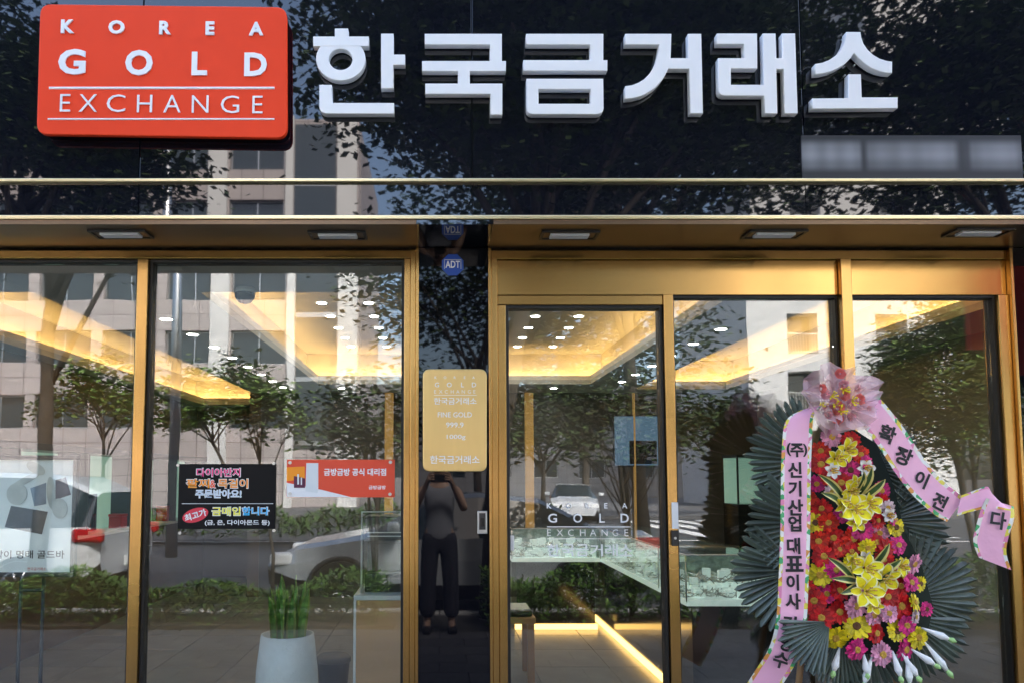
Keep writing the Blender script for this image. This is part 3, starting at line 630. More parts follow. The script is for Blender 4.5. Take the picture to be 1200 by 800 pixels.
# hanging banners behind the glass
def banner(name, label, px0, py0, px1, py1, Y, m, pad=0):
    x0, x1, z0, z1 = rect(px0, py0, px1, py1, Y)
    t = thing(name, label, 'banner', ((x0+x1)/2, Y, z0)); obj('sheet', MB().box(x0, x1, Y, Y+.003, z0, z1), m, t); return t
YN = .007
bb = banner('black_banner', 'black notice board with colourful Korean lettering hung behind the left window', 209, 543, 323, 619, YN, mat('banner_black', (.004, .005, .007), .35, spec=.15))
x0, x1, z0, z1 = rect(206, 540, 326, 622, YN+.004)
obj('acrylic_holder', MB().box(x0, x1, YN+.0035, YN+.0065, z0, z1), M['clear'], bb)
for px, py in ((208.5, 544.5), (321, 542.5), (211, 624), (321, 621)): p = at(px, py, YN); obj('corner_pin', MB().tube([(p.x, YN-.004, p.z), (p.x, YN+.003, p.z)], .007, 10), M['steel'], bb)
EM = lambda name, c: mat(name, c, .4)
pink, orng, ylw, cyn, lav = EM('print_pink', (.92, .02, .22)), EM('print_orange', (.98, .33, .01)), EM('print_yellow', (.95, .88, .03)), EM('print_cyan', (.04, .50, .90)), EM('print_pale', (.62, .72, .82))
def outlined(txt, px, py, w, h, m, par, off=.02, rot=0):
    word(txt, px, py, YN-.0008, w=w+1.6, h=h+1.6, mat_=M['vinyl'], parent=par, name='letter_outline', off=.055, rot=rot)
    word(txt, px, py, YN-.0016, w=w, h=h, mat_=m, parent=par, name='lettering', off=off, rot=rot)
outlined('다이아반지', 256, 553, 51, 9.5, pink, bb)
outlined('팔찌', 232, 566, 27, 10.5, orng, bb); outlined('&', 249.5, 566.5, 6.5, 9, mat('print_red', (.9, .12, .05), .4), bb); outlined('목걸이', 273, 566, 35, 10.5, orng, bb)
outlined('주문받아요!', 256, 578, 53, 9, lav, bb)
x0, x1, z0, z1 = rect(213, 589.2, 320, 589.8, YN-.001); obj('rule', MB().box(x0, x1, YN-.001, YN-.0002, z0, z1), M['vinyl'], bb)
p = at(229, 603, YN); s_ = (at(230, 603, YN)-at(229, 603, YN)).x
el = [(p.x+15.5*s_*cos(a)*cos(.3)-8*s_*sin(a)*sin(.3), p.z+15.5*s_*cos(a)*sin(.3)+8*s_*sin(a)*cos(.3)) for a in [k*pi/18 for k in range(36)]]
obj('red_oval', MB().prism(el, YN-.001, YN-.0002), mat('print_red_oval', (.72, .03, .06), .4), bb)
word('최고가', 229, 603, YN-.002, w=26, h=8.5, mat_=M['vinyl'], parent=bb, off=.03, rot=.3)
outlined('금매입', 265, 598.5, 33, 9.5, ylw, bb); outlined('합니다', 299.5, 598.5, 31, 9.5, cyn, bb)
word('(금, 은, 다이아몬드 등)', 278, 612, YN-.0016, w=76, h=7, mat_=M['vinyl'], parent=bb, off=.02)
rbn = banner('red_banner', 'orange red Korean banner with a white gadget picture pinned behind the left window', 336, 538, 462.5, 582, YN, mat('banner_red', (.80, .075, .03), .4))
x0, x1, z0, z1 = rect(336, 538, 462.5, 582, YN); Yk = YN-.0008
P = lambda px, py: (at(px, py, Yk).x, at(px, py, Yk).z)
obj('white_wedge', MB().prism([P(336, 565), P(378, 573.5), P(411, 581.8), P(336, 581.8)], Yk, YN-.0001), M['vinyl'], rbn)
obj('orange_patch', MB().prism([P(336, 547), P(357, 546), P(357, 561), P(336, 563)], Yk, YN-.0001), orng, rbn)
obj('gadget_picture', MB().prism([P(359, 542), P(373, 542), P(373, 574), P(372, 577), P(358, 575)], Yk-.0012, Yk-.0002), M['paper'], rbn)
obj('dark_patch', MB().prism([P(344.5, 557), P(357.5, 560), P(357.5, 571), P(344.5, 571)], Yk-.0012, Yk-.0002), mat('print_maroon', (.10, .01, .05), .4), rbn)
obj('bar_picture', MB().prism([P(348.5, 555), P(350.5, 555), P(350.5, 567), P(348.5, 567)], Yk-.002, Yk-.0014).prism([P(352.5, 559), P(354, 559), P(354, 567.5), P(352.5, 567.5)], Yk-.002, Yk-.0014), M['paper'], rbn)
word('금방금방 공식 대리점', 416, 552.5, Yk, w=73, h=8.5, mat_=M['vinyl'], parent=rbn, off=.028)
word('공식', 416, 552.5, Yk-.001, w=.1, h=.1, mat_=M['vinyl'], parent=rbn, off=.02) if False else None
word('금방금방', 442, 570.5, Yk, w=20, h=4.5, mat_=M['vinyl'], parent=rbn, off=.02)
for px, py in ((340, 541.5), (457.5, 541), (340, 578), (457, 578.5)): p = at(px, py, YN); obj('corner_pin', MB().tube([(p.x, YN-.006, p.z), (p.x, YN-.0015, p.z)], .008, 12), M['steel'], rbn)
# poster on a stand
YO = .20
x0, x1, z0, z1 = rect(-62, 533, 90, 675, YO)
t = thing('poster_stand', 'black framed white poster on a twin leg stand at the left edge', 'poster stand', ((x0+x1)/2, YO, 0))
fr = MB(); w = .022
fr.box(x0, x1, YO-.012, YO+.02, z1-w, z1, bev=.003).box(x0, x1, YO-.012, YO+.02, z0, z0+w, bev=.003).box(x0, x0+w, YO-.012, YO+.02, z0+w+e, z1-w-e, bev=.003).box(x1-w, x1, YO-.012, YO+.02, z0+w+e, z1-w-e, bev=.003)
obj('frame', fr, M['dark'], t); obj('sheet', MB().box(x0+w, x1-w, YO, YO+.012, z0+w, z1-w), mat('poster_sheet', (.84, .87, .86), .35, var=.10, vscale=3), t)
Yo = YO-.0012
P = lambda px, py, Y=Yo: (at(px, py, Y).x, at(px, py, Y).z)
obj('photo_print', MB().prism([P(13, 592), P(56, 599), P(49, 625.5), P(5.5, 617)], Yo, YO-.0001), mat('print_slate', (.06, .065, .075), .4, var=.5, vscale=9), t)
obj('photo_print', MB().prism([P(35.5, 571.5), P(54, 565), P(54, 590), P(40, 592.5)], Yo, YO-.0001), mat('print_bluegrey', (.18, .24, .32), .4, var=.3, vscale=9), t)
obj('photo_print', MB().prism([P(65, 562), P(77, 558.5), P(83, 579), P(65, 585)], Yo, YO-.0001), mat('print_plum', (.09, .05, .07), .4, var=.4, vscale=12), t)
fs = MB()
for (cx, cy_, a_, b_, r_) in ((60, 577, 5, 19, .1), (30, 562, 20, 4, .5), (42, 548, 12, 6, -.5), (70, 595, 9, 12, .2), (20, 578, 12, 13, 0)):
    p = at(cx, cy_, Yo-.001); k_ = (at(cx+1, cy_, Yo)-at(cx, cy_, Yo)).x; dy = .0012+.0006*len(fs.f)/40
    fs.prism([(p.x+k_*(a_*cos(u)*cos(r_)-b_*sin(u)*sin(r_)), p.z+k_*(a_*cos(u)*sin(r_)+b_*sin(u)*cos(r_))) for u in [q*pi/10 for q in range(20)]], Yo-dy-.001, Yo-.0006)
obj('pollack_picture', fs, mat('print_fish', (.56, .57, .53), .4, var=.25, vscale=12), t)
word('액막이 명태 골드바', 29, 649, Yo, w=93, h=9.5, mat_=M['inkblack'], parent=t, off=.012)
word('한국금거래소', 43, 666, Yo, w=22, h=3.6, mat_=EM('print_redline', (.6, .1, .06)), parent=t, off=.008)
for px in (23.5, 50):
    x = xat(px, YO+.03, 720); obj('leg', MB().tube([(x, YO+.03, 0), (x, YO+.03, z0+.05)], .009, 8), M['dark'], t)
xa_, xb_ = xat(23.5, YO+.03, 720), xat(50, YO+.03, 720)
obj('crossbar', MB().tube([(xa_, YO+.03, zat(692, YO)), (xb_, YO+.03, zat(692, YO))], .009, 8), M['dark'], t)
obj('foot', MB().box(xa_-.12, xb_+.12, YO-.12, YO+.2, 0.001, .012, bev=.003), M['dark'], t)
# lit display niche on the left wall
t = thing('display_niche', 'long lit wall showcase along the left wall behind the poster', 'showcase', (WX0, 4, .9))
z0, z1 = .95, 1.74
obj('back_panel', MB().box(WX0+.002, WX0+.012, 1.3, 7.4, z0, z1), M['green_lit'], t)
obj('shelf', MB().box(WX0+.002, WX0+.33, 1.3, 7.4, z0-.03, z0-.001, bev=.003), M['bone'], t); obj('canopy', MB().box(WX0+.002, WX0+.33, 1.3, 7.4, z1+.001, z1+.06, bev=.003), M['dark'], t)
for k in range(6): obj('divider', MB().box(WX0+.013, WX0+.32, 1.3+k*1.21, 1.33+k*1.21, z0, z1), M['dark'], t)
obj('lower_cupboard', MB().box(WX0+.002, WX0+.30, 1.3, 7.4, 0.001, z0-.031), M['wall_brown'], t)
redm = mat('red_gift', (.55, .02, .02), .3); y = 1.6
nf = 0; labs = ['red gift box in the lit left showcase', 'small dark picture frame leaning in the lit left showcase']
for k in range(12):
    y = 1.55+k*.46; h = random.uniform(.16, .34)
    if k % 3 == 1:
        o = thing('gift_box', OD[k//3]+' red gift box from the window in the lit showcase along the left wall', 'gift box', (WX0+.17, y, z0), 'red gift boxes in the showcase'); obj('carton', MB().box(WX0+.10, WX0+.24, y-.08, y+.08, z0, z0+h*.6, bev=.006), redm, o); obj('lid', MB().box(WX0+.095, WX0+.245, y-.085, y+.085, z0+h*.6+.0005, z0+h*.6+.03, bev=.006), redm, o)
    else:
        nf += 1; o = thing('picture_frame', OD[nf-1]+' small leaning picture frame from the window in the lit left showcase', 'picture frame', (WX0+.12, y, z0), 'picture frames in the showcase'); obj('frame', MB().box(WX0+.06, WX0+.085, y-.13, y+.13, z0, z0+h+.12, bev=.004), M['dark'], o); obj('print', MB().box(WX0+.0855, WX0+.088, y-.1, y+.1, z0+.03, z0+h+.09), M['paper'] if k % 2 else M['counter_black'], o)
# standing glass cabinet at the right
x0, x1, z0, z1 = rect(864, 533, 925, 590, 4.2)
t = thing('glass_cabinet', 'pale green lit glass cabinet inside the shop, left of the wreath fans', 'cabinet', ((x0+x1)/2, 4.4, 0))
obj('plinth', MB().box(x0, x1, 4.2, 4.6, 0, z0-.001, bev=.005), M['counter_black'], t); obj('lit_back', MB().box(x0+.01, x1-.01, 4.57, 4.59, z0, z1-.02), M['green_lit'], t)
for x in (x0, (x0+x1)/2-.008, x1-.016): obj('post', MB().box(x, x+.016, 4.2, 4.216, z0, z1-.02), M['dark'], t)
obj('top', MB().box(x0, x1, 4.2, 4.6, z1-.0195, z1+.01, bev=.003), M['dark'], t); obj('glass', MB().box(x0+.017, x1-.017, 4.205, 4.21, z0, z1-.021), M['clear'], t)
#PART3
# ================================================================== THE STREET BEHIND THE CAMERA (seen reflected)
def leafmat(name, col, var=.45):
    m = mat(name, col, .5, var=var, vscale=2.2, spec=.3); b = m.node_tree.nodes['Principled BSDF']
    return m
M['leaf'] = leafmat('tree_leaf', (.055, .085, .03)); M['leaf2'] = leafmat('tree_leaf_light', (.12, .19, .045)); M['leaf3'] = leafmat('hedge_leaf', (.085, .165, .03))
M['bark'] = mat('bark', (.085, .07, .055), .9, var=.35, vscale=9, bump=.5, bscale=30)
M['cloth_white'] = mat('white_cotton', (.24, .25, .28), .8)
# ground, pavement, road
struct('ground', MB().poly([(-400, -500, -.30), (400, -500, -.30), (400, 60, -.30), (-400, 60, -.30)]), M['soil'])
pv = struct('pavement', MB().box(-40, 40, -4.9, .075, -.29, -.012), M['sand'])
sm_ = [MB().box(.004, .446, .004, .296, -.0115, 0, bev=.002).mesh('paving_slab', M[q]) for q in ('slab', 'slab2')]
for j in range(12):
    for i in range(22):
        o = bpy.data.objects.new('paving_slab', sm_[random.random() < .4]); COL.objects.link(o); o.parent = pv
        o.location = (-4.95+i*.45+(.225 if j % 2 else 0), -3.92+j*.30, random.uniform(-.0012, .0012))
br = bpy.data.materials.new('far_paving'); br.use_nodes = True; n = br.node_tree.nodes; l = br.node_tree.links
bt = n.new('ShaderNodeTexBrick'); bt.inputs['Scale'].default_value = 1; bt.inputs['Color1'].default_value = (.13, .128, .13, 1); bt.inputs['Color2'].default_value = (.105, .105, .11, 1); bt.inputs['Mortar'].default_value = (.08, .08, .08, 1)
bt.inputs['Brick Width'].default_value = .45; bt.inputs['Row Height'].default_value = .30; bt.inputs['Mortar Size'].default_value = .006
tc = n.new('ShaderNodeTexCoord'); l.new(tc.outputs['Object'], bt.inputs[0]); l.new(bt.outputs[0], n['Principled BSDF'].inputs[0]); n['Principled BSDF'].inputs['Roughness'].default_value = .8
struct('pavement_far_end', MB().box(-40, -4.99, -3.5, -.02, -.011, -.004).box(5.2, 40, -3.5, -.02, -.011, -.004), br)
struct('planting_bed', MB().box(-40, -.45, -4.6, -3.94, -.011, .03).box(.55, 40, -4.6, -3.94, -.011, .03), M['soil'])
kb = thing('kerb', 'grey granite kerb between pavement and road', 'kerb', (0, -4.85, -.1))
for i in range(40): obj('kerb_stone', MB().box(-20+i+.004, -19+i-.004, -5.06, -4.905, -.28, .012, bev=.01), M['kerb'], kb)
struct('road', MB().box(-200, 200, -27, -5.065, -.29, -.13), M['asphalt'])
struct('road_line', MB().box(-200, 200, -5.6, -5.48, -.1299, -.126).box(-200, 200, -15.9, -15.75, -.1299, -.126), M['paint'])
struct('crosswalk', (lambda m_: [m_.box(7.2+i*.95, 7.7+i*.95, -26, -17, -.1299, -.126) for i in range(8)] and m_)(MB()), M['paint'])
struct('far_pavement', MB().box(-200, 200, -60, -27.01, -.29, -.01), M['slab'])
# trees
def tree(name, label, base, top, rx, ry, rz, nleaf, ls, lm, trunk_r=.09, lean=(0, 0), stems=1, limbs=9, group=None, seed=1, clumps=26):
    rnd = random.Random(seed); b = Vector(base); c = Vector(top)
    t = thing(name, label, 'tree', b, group)
    tk = MB(); tips = []
    for s in range(stems):
        off = Vector((rnd.uniform(-.5, .5), rnd.uniform(-.3, .3), 0))*(0 if stems == 1 else .5*rx)
        e_ = c+Vector((off.x, off.y, -rz*.35)); m1 = b.lerp(e_, .35)+Vector((lean[0]*.6+rnd.uniform(-.05, .05), lean[1]*.6, 0)); m2 = b.lerp(e_, .7)+Vector((lean[0]*.3, rnd.uniform(-.08, .08), 0))
        tk.tube([b+off*.06, m1, m2, e_], [trunk_r, trunk_r*.85, trunk_r*.68, trunk_r*.45], 9)
        for k in range(limbs//stems+1):
            st = m2.lerp(e_, rnd.random()) if rnd.random() < .6 else m1.lerp(m2, rnd.uniform(.5, 1))
            th = rnd.uniform(0, 2*pi); ph = rnd.uniform(-.3, 1.1)
            en = c+Vector((rx*.8*cos(th)*cos(ph), ry*.8*sin(th)*cos(ph), rz*.8*sin(ph)))
            md = st.lerp(en, .5)+Vector((0, 0, rnd.uniform(0, .25)*rz))
            tk.tube([st, md, en], [trunk_r*.42, trunk_r*.28, trunk_r*.1], 6)
            tips += [en, md.lerp(en, .5)]
            for _ in range(2):
                e2 = en+Vector((rnd.uniform(-.4, .4)*rx, rnd.uniform(-.4, .4)*ry, rnd.uniform(-.3, .4)*rz)); tk.tube([md, md.lerp(e2, .6)+Vector((0, 0, .04)), e2], [trunk_r*.2, trunk_r*.13, trunk_r*.05], 5); tips.append(e2)
    obj('trunk', tk, M['bark'], t)
    cen = tips[:]
    while len(cen) < clumps: 
        th = rnd.uniform(0, 2*pi); u = rnd.uniform(-1, 1); r = rnd.random()**.4; q = math.sqrt(1-u*u); cen.append(c+Vector((rx*r*q*cos(th), ry*r*q*sin(th), rz*r*u)))
    lf = MB()
    for _ in range(nleaf):
        k = rnd.choice(cen); s_ = rnd.gauss(0, 1)
        p = k+Vector((rnd.gauss(0, .18)*rx, rnd.gauss(0, .18)*ry, rnd.gauss(0, .16)*rz))
        a = rnd.uniform(0, 2*pi); d = Vector((cos(a), sin(a), rnd.uniform(-.7, .4))).normalized(); w = Vector((-sin(a), cos(a), rnd.uniform(-.8, .8))).normalized(); L = ls*rnd.uniform(.7, 1.3)
        lf.poly([p, p+d*L*.5+w*L*.28, p+d*L, p+d*L*.5-w*L*.28], 0)
    obj('crown', lf, M[lm], t); return t
g = 'street trees by the kerb'
p = refl(655, 115, 4.6, YF); tree('street_tree', 'broad dark street tree behind the photographer, reflected across the middle of the fascia', (.55, -4.75, -.02), (p.x, -4.6, p.z), 2.35, 1.2, 1.35, 46000, .105, 'leaf', .13, (-.25, 0), limbs=14, group=g, seed=3, clumps=110)
p = refl(30, 165, 4.8, YF); tree('street_tree', 'dark street tree reflected at the left end of the fascia', (p.x-.1, -4.7, -.02), (p.x, -4.8, p.z), 1.35, 1.1, 1.2, 20000, .10, 'leaf', .10, limbs=10, group=g, seed=5, clumps=70)
p = refl(1150, 150, 5.0, YF); tree('street_tree', 'dark street tree reflected at the right end of the fascia', (p.x+1.7, -4.75, -.02), (p.x, -5.0, p.z), 1.9, 1.2, 1.3, 27000, .10, 'leaf', .11, limbs=11, group=g, seed=8, clumps=70)
p = refl(730, 120, 8.5, YF); tree('street_tree', 'taller dark street tree standing behind the nearest one, in the fascia', (p.x+.4, -8.3, -.02), (p.x, -8.4, p.z), 3.6, 1.6, 2.3, 26000, .17, 'leaf', .13, limbs=12, group=g, seed=9, clumps=90)
p = refl(300, 490, 4.3); b_ = refl(318, 640, 4.3); tree('young_tree', 'slender young tree with small layered crown reflected in the left window', (b_.x, -4.3, .02), (p.x, -4.3, p.z), .55, .5, .55, 1500, .09, 'leaf2', .022, (.06, 0), limbs=6, seed=11, clumps=12)
p = refl(440, 515, 4.6); tree('young_tree', 'bushy young tree reflected at the right of the left window', (p.x, -4.6, .02), (p.x, -4.6, p.z), .65, .5, .75, 2600, .09, 'leaf', .03, stems=2, limbs=8, seed=13, clumps=16)
p = refl(700, 540, 4.5); tree('shrub_tree', 'many stemmed small tree reflected in the glass door', (p.x+.35, -4.5, .02), (p.x+.2, -4.5, p.z+.35), 1.0, .5, .65, 2300, .085, 'leaf', .022, stems=5, limbs=15, seed=17, clumps=16)
p = refl(1122, 450, 8.5); tree('bamboo_like_tree', 'soft bright green tree reflected in the right hand pane', (p.x+.2, -8.4, -.02), (p.x, -8.5, p.z), 1.05, .9, 1.7, 18000, .11, 'leaf2', .05, stems=3, limbs=12, seed=19, clumps=70)
p = refl(235, 500, 22); tree('roadside_tree', 'small light green tree across the road, reflected in the left window', (p.x, -28, -.02), (p.x*1.2, -28, 4.2), 2.2, 1.6, 1.8, 2600, .3, 'leaf2', .1, limbs=8, seed=23, clumps=22, group='trees across the road')
p = refl(110, 470, 22); tree('roadside_tree', 'rounded mid green tree across the road, reflected in the leftmost pane', (p.x*1.2, -28, -.02), (p.x*1.2, -28, 4.6), 2.4, 1.6, 2.0, 2600, .3, 'leaf2', .1, limbs=8, seed=29, clumps=22, group='trees across the road')
p = refl(850, 540, 22); tree('roadside_tree', 'low green tree across the road, reflected beside the door jamb', (p.x*1.2, -28, -.02), (p.x*1.2, -28, 3.2), 2.6, 1.6, 1.6, 2600, .3, 'leaf', .1, limbs=8, seed=31, clumps=22, group='trees across the road')
p = refl(650, 520, 30); tree('roadside_tree', 'dense dark tree far across the road, reflected in the glass door', (p.x, -34, -.02), (p.x, -34, 3.6), 3.4, 2, 2.6, 3800, .34, 'leaf', .14, limbs=10, seed=37, clumps=28, group='trees across the road')
p = refl(545, 400, 22); tree('roadside_tree', 'tall dark tree across the road, reflected in the black pillar', (p.x+.5, -23, -.02), (p.x+.4, -22.5, p.z+1), 4.6, 2, 4.2, 9000, .30, 'leaf', .16, limbs=12, group='trees across the road', seed=41, clumps=60)
p = refl(690, 430, 24); tree('roadside_tree', 'wide dark tree across the road, reflected in the glass door', (p.x, -24.5, -.02), (p.x, -24.5, p.z), 4.6, 2, 3.4, 8000, .30, 'leaf', .16, limbs=12, group='trees across the road', seed=43, clumps=50)
# hedges
def hedge(label, x0, x1, h, seed, yc=-4.25, dens=2600, ls=1):
    rnd = random.Random(seed); o = MB()
    n_ = int((x1-x0)*dens)
    for _ in range(n_):
        x = rnd.uniform(x0, x1); hh = h*(.72+.28*sin(x*3.1+seed)*sin(x*1.3)); y = yc+rnd.gauss(0, .15)*ls; z = .03+hh*rnd.random()**.7*(1-.5*((y-yc)/.4/ls)**2)
        a = rnd.uniform(0, 2*pi); L = rnd.uniform(.05, .11)*ls; d = Vector((cos(a), sin(a), rnd.uniform(-.1, .9))).normalized(); w = Vector((-sin(a), cos(a), rnd.uniform(-.4, .4))).normalized()*L*.16
        q = Vector((x, y, z)); o.poly([q, q+d*L*.5+w, q+d*L, q+d*L*.5-w])
    t = thing('hedge', label, 'hedge', ((x0+x1)/2, yc, .03), 'low planting along the kerb')
    c = obj('foliage', o, M['leaf3'], t)
    tw = MB()
    for k in range(int((x1-x0)*6)):
        x = rnd.uniform(x0, x1); tw.tube([(x, yc+rnd.uniform(-.2, .2), .02), (x+rnd.uniform(-.08, .08), yc+rnd.uniform(-.15, .15), h*.6)], .006, 5)
    c = obj('stems', tw, M['bark'], t); c['kind'] = 'stuff'
hedge('low bushy hedge between pavement and parked cars, left of the photographer', -7, -.55, .55, 1)
hedge('low bushy hedge between pavement and road, right of the photographer', .45, 7, .85, 2)
hedge('long clipped hedge on the median of the road, reflected low in the windows', -22, 3, .95, 3, -15.2, 420, 2.6)
# buildings
def stone(name, c1, c2, mort, w, h):
    m = bpy.data.materials.new(name); m.use_nodes = True; n = m.node_tree.nodes; l = m.node_tree.links
    bt = n.new('ShaderNodeTexBrick'); bt.offset = 0; bt.inputs['Scale'].default_value = 1; bt.inputs['Color1'].default_value = (*c1, 1); bt.inputs['Color2'].default_value = (*c2, 1); bt.inputs['Mortar'].default_value = (*mort, 1)
    bt.inputs['Brick Width'].default_value = w; bt.inputs['Row Height'].default_value = h; bt.inputs['Mortar Size'].default_value = .025
    tc = n.new('ShaderNodeTexCoord'); sp = n.new('ShaderNodeSeparateXYZ'); cb_ = n.new('ShaderNodeCombineXYZ'); l.new(tc.outputs['Object'], sp.inputs[0]); l.new(sp.outputs[0], cb_.inputs[0]); l.new(sp.outputs[2], cb_.inputs[1])
    l.new(cb_.outputs[0], bt.inputs[0]); l.new(bt.outputs[0], n['Principled BSDF'].inputs[0]); n['Principled BSDF'].inputs['Roughness'].default_value = .7; return m
M['granite'] = stone('pink_granite', (.48, .425, .41), (.43, .38, .365), (.22, .18, .18), 1.15, .84)
M['apt'] = mat('white_render', (.72, .71, .69), .8, var=.05, vscale=.6)
M['winglass'] = mat('dark_window', (.03, .045, .055), .06, spec=.8)
M['greyblock'] = stone('grey_block', (.22, .22, .23), (.19, .19, .20), (.12, .12, .12), 2.2, 1.1)
def wins(parent, xs, zs, w, h, y, frame_m, copies):
    """Recessed windows with frames; the wall around them is built in pieces, so the openings are real."""
    for x in xs:
        for z in zs:
            if copies[0] is None:
                f = MB(); q = .07
                f.box(0, w, -.02, .10, 0, q).box(0, w, -.02, .10, h-q, h).box(0, q, -.02, .10, q+e, h-q-e).box(w-q, w, -.02, .10, q+e, h-q-e).box(w/2-.03, w/2+.03, -.02, .08, q+e, h-q-e)
                copies[0] = f.mesh('window', frame_m); copies[1] = MB().box(q, w-q, 0, .02, q, h-q).mesh('pane', M['winglass'])
            a = bpy.data.objects.new('window', copies[0]); COL.objects.link(a); a.parent = parent; a.location = Vector((x, y, z))-parent.location
            b = bpy.data.objects.new('pane', copies[1]); COL.objects.link(b); b.parent = a
def facade(parent, x0, x1, z0, z1, y, xs, zs, w, h, m, th=.5):
    o = MB(); zc = z0
    for z in list(zs)+[None]:
        o.box(x0, x1, y-th, y, zc, z1 if z is None else z)
        if z is None: break
        xc = x0
        for x in list(xs)+[None]:
            o.box(xc, x1 if x is None else x, y-th, y, z+e, z+h-e)
            if x is not None: xc = x+w
        zc = z+h
    obj('wall', o, m, parent)
px2 = 38.55/870
gb = thing('granite_building', 'pink granite clad office building with dark windows across the road', 'building', (-16, -35, -.2))
gx1 = refl(420, 500, 35).x; gx0 = -34; cols = [refl(268, 500, 35).x-3.4*k for k in range(8)][::-1]; rows = [4.1+3.37*k for k in range(5)]
facade(gb, gx0, gx1, -.2, 20.3, -35, cols, rows, 2.85, 1.75, M['granite'])
wins(gb, cols, rows, 2.85, 1.75, -35.35, M['steel'], [None, None])
obj('rear_block', MB().box(gx0, gx1, -47, -36.0, -.2, 20.2), M['granite'], gb)
sx0, sx1 = refl(346, 400, 35).x, refl(394, 400, 35).x
obj('stair_glazing', MB().box(sx0, sx1, -35.1, -34.96, 3, 20), M['winglass'], gb)
for k in range(5): obj('stair_band', MB().box(sx0, sx1, -34.955, -34.92, 3.2+3.37*k, 3.45+3.37*k), M['steel'], gb)
for a, b in ((246, 268), (336, 345), (396, 419)): obj('pier', MB().box(refl(a, 400, 35).x, refl(b, 400, 35).x, -34.99, -34.80, -.2, 20.4), M['apt'], gb)
ab = thing('apartment_block', 'white apartment block with recessed balconies and railings across the road', 'building', (22, -36, -.2))
ax0 = refl(880, 500, 35).x; ax1 = refl(1120, 500, 35).x; at0 = refl(1018, 60, 35, YF).x
cols = [refl(q, 500, 35).x for q in (926, 1032)]; rows = [1.9+3.05*k for k in range(5)]
facade(ab, ax0, ax1, -.2, 17.2, -35, cols, rows, 1.6, 2.1, M['apt'], .9)
obj('rear_block', MB().box(ax0, ax1, -46, -35.91, -.2, 17.1), M['apt'], ab)
obj('upper_tower', MB().box(at0, ax1+3, -46, -35.3, 17.25, 36), M['apt'], ab)
bal = None
for x in cols:
    for z in rows:
        rl = MB()
        if bal is None:
            rl.box(0, 1.6, -.05, 0, 1.0, 1.06).box(0, 1.6, -.05, 0, .05, .1)
            for k in range(11): rl.box(.05+k*.15, .075+k*.15, -.04, -.015, .1, 1.0)
            bal = rl.mesh('railing', M['steel'])
        o = bpy.data.objects.new('railing', bal); COL.objects.link(o); o.parent = ab; o.location = Vector((x, -34.95, z))-ab.location
        o2 = obj('balcony_door', MB().box(x+.02, x+1.58, -35.905, -35.86, z+.01, z+2.08), M['winglass'], ab)
fb = thing('low_grey_building', 'low grey block building far across the road between the taller ones', 'building', (8, -62, -.2))
facade(fb, -6, 22, -.2, 9.5, -60, [-4+4*k for k in range(6)], [1.5, 5.2], 2.2, 1.6, M['greyblock']); obj('rear_block', MB().box(-6, 22, -70, -60.51, -.2, 9.4), M['greyblock'], fb)
wins(fb, [-4+4*k for k in range(6)], [1.5, 5.2], 2.2, 1.6, -60.3, M['steel'], [None, None])
# street lamp
p = refl(197, 200, 12, YF); t = thing('street_lamp', 'tall grey street lamp pole by the road, reflected beside the red sign', 'street lamp', (p.x, -12, -.13))
obj('pole', MB().tube([(p.x, -12, -.13), (p.x, -12, 5), (p.x, -12, 10.5)], [.12, .10, .07], 12), M['steel'], t)
obj('arm', MB().tube([(p.x, -12, 10.4), (p.x-.8, -12, 10.8), (p.x-2, -12, 10.9)], .05, 8), M['steel'], t); obj('lamp_head', MB().box(p.x-2.7, p.x-1.9, -12.15, -11.85, 10.8, 10.95, bev=.04), M['steel'], t)
# red banner sign
p = refl(1139, 380, 1.6); zt_ = refl(1172, 262, 1.6).z; zl_ = refl(1172, 442, 1.6).z
t = thing('red_banner_sign', 'red rounded banner sign on a post, reflected at the right end of the shop front', 'banner sign', (p.x+.4, -1.6, 0))
b = bmesh.new(); bmesh.ops.create_cube(b, size=1)
for v in b.verts: v.co = Vector((p.x+.31+v.co.x*.62, -1.6+v.co.y*.05, (zt_+zl_)/2+.15+v.co.z*(zt_-zl_+.3)))
bmesh.ops.bevel(b, geom=[q for q in b.edges if abs(q.verts[0].co.y-q.verts[1].co.y) > .02], offset=.2, segments=6, affect='EDGES'); mb = MB(); mb.addbm(b); b.free(); obj('board', mb, mat('banner_cloth', (.82, .06, .025), .5), t)
obj('post', MB().tube([(p.x+.66, -1.6, 0), (p.x+.66, -1.6, 3.4)], .035, 10), M['steel'], t)
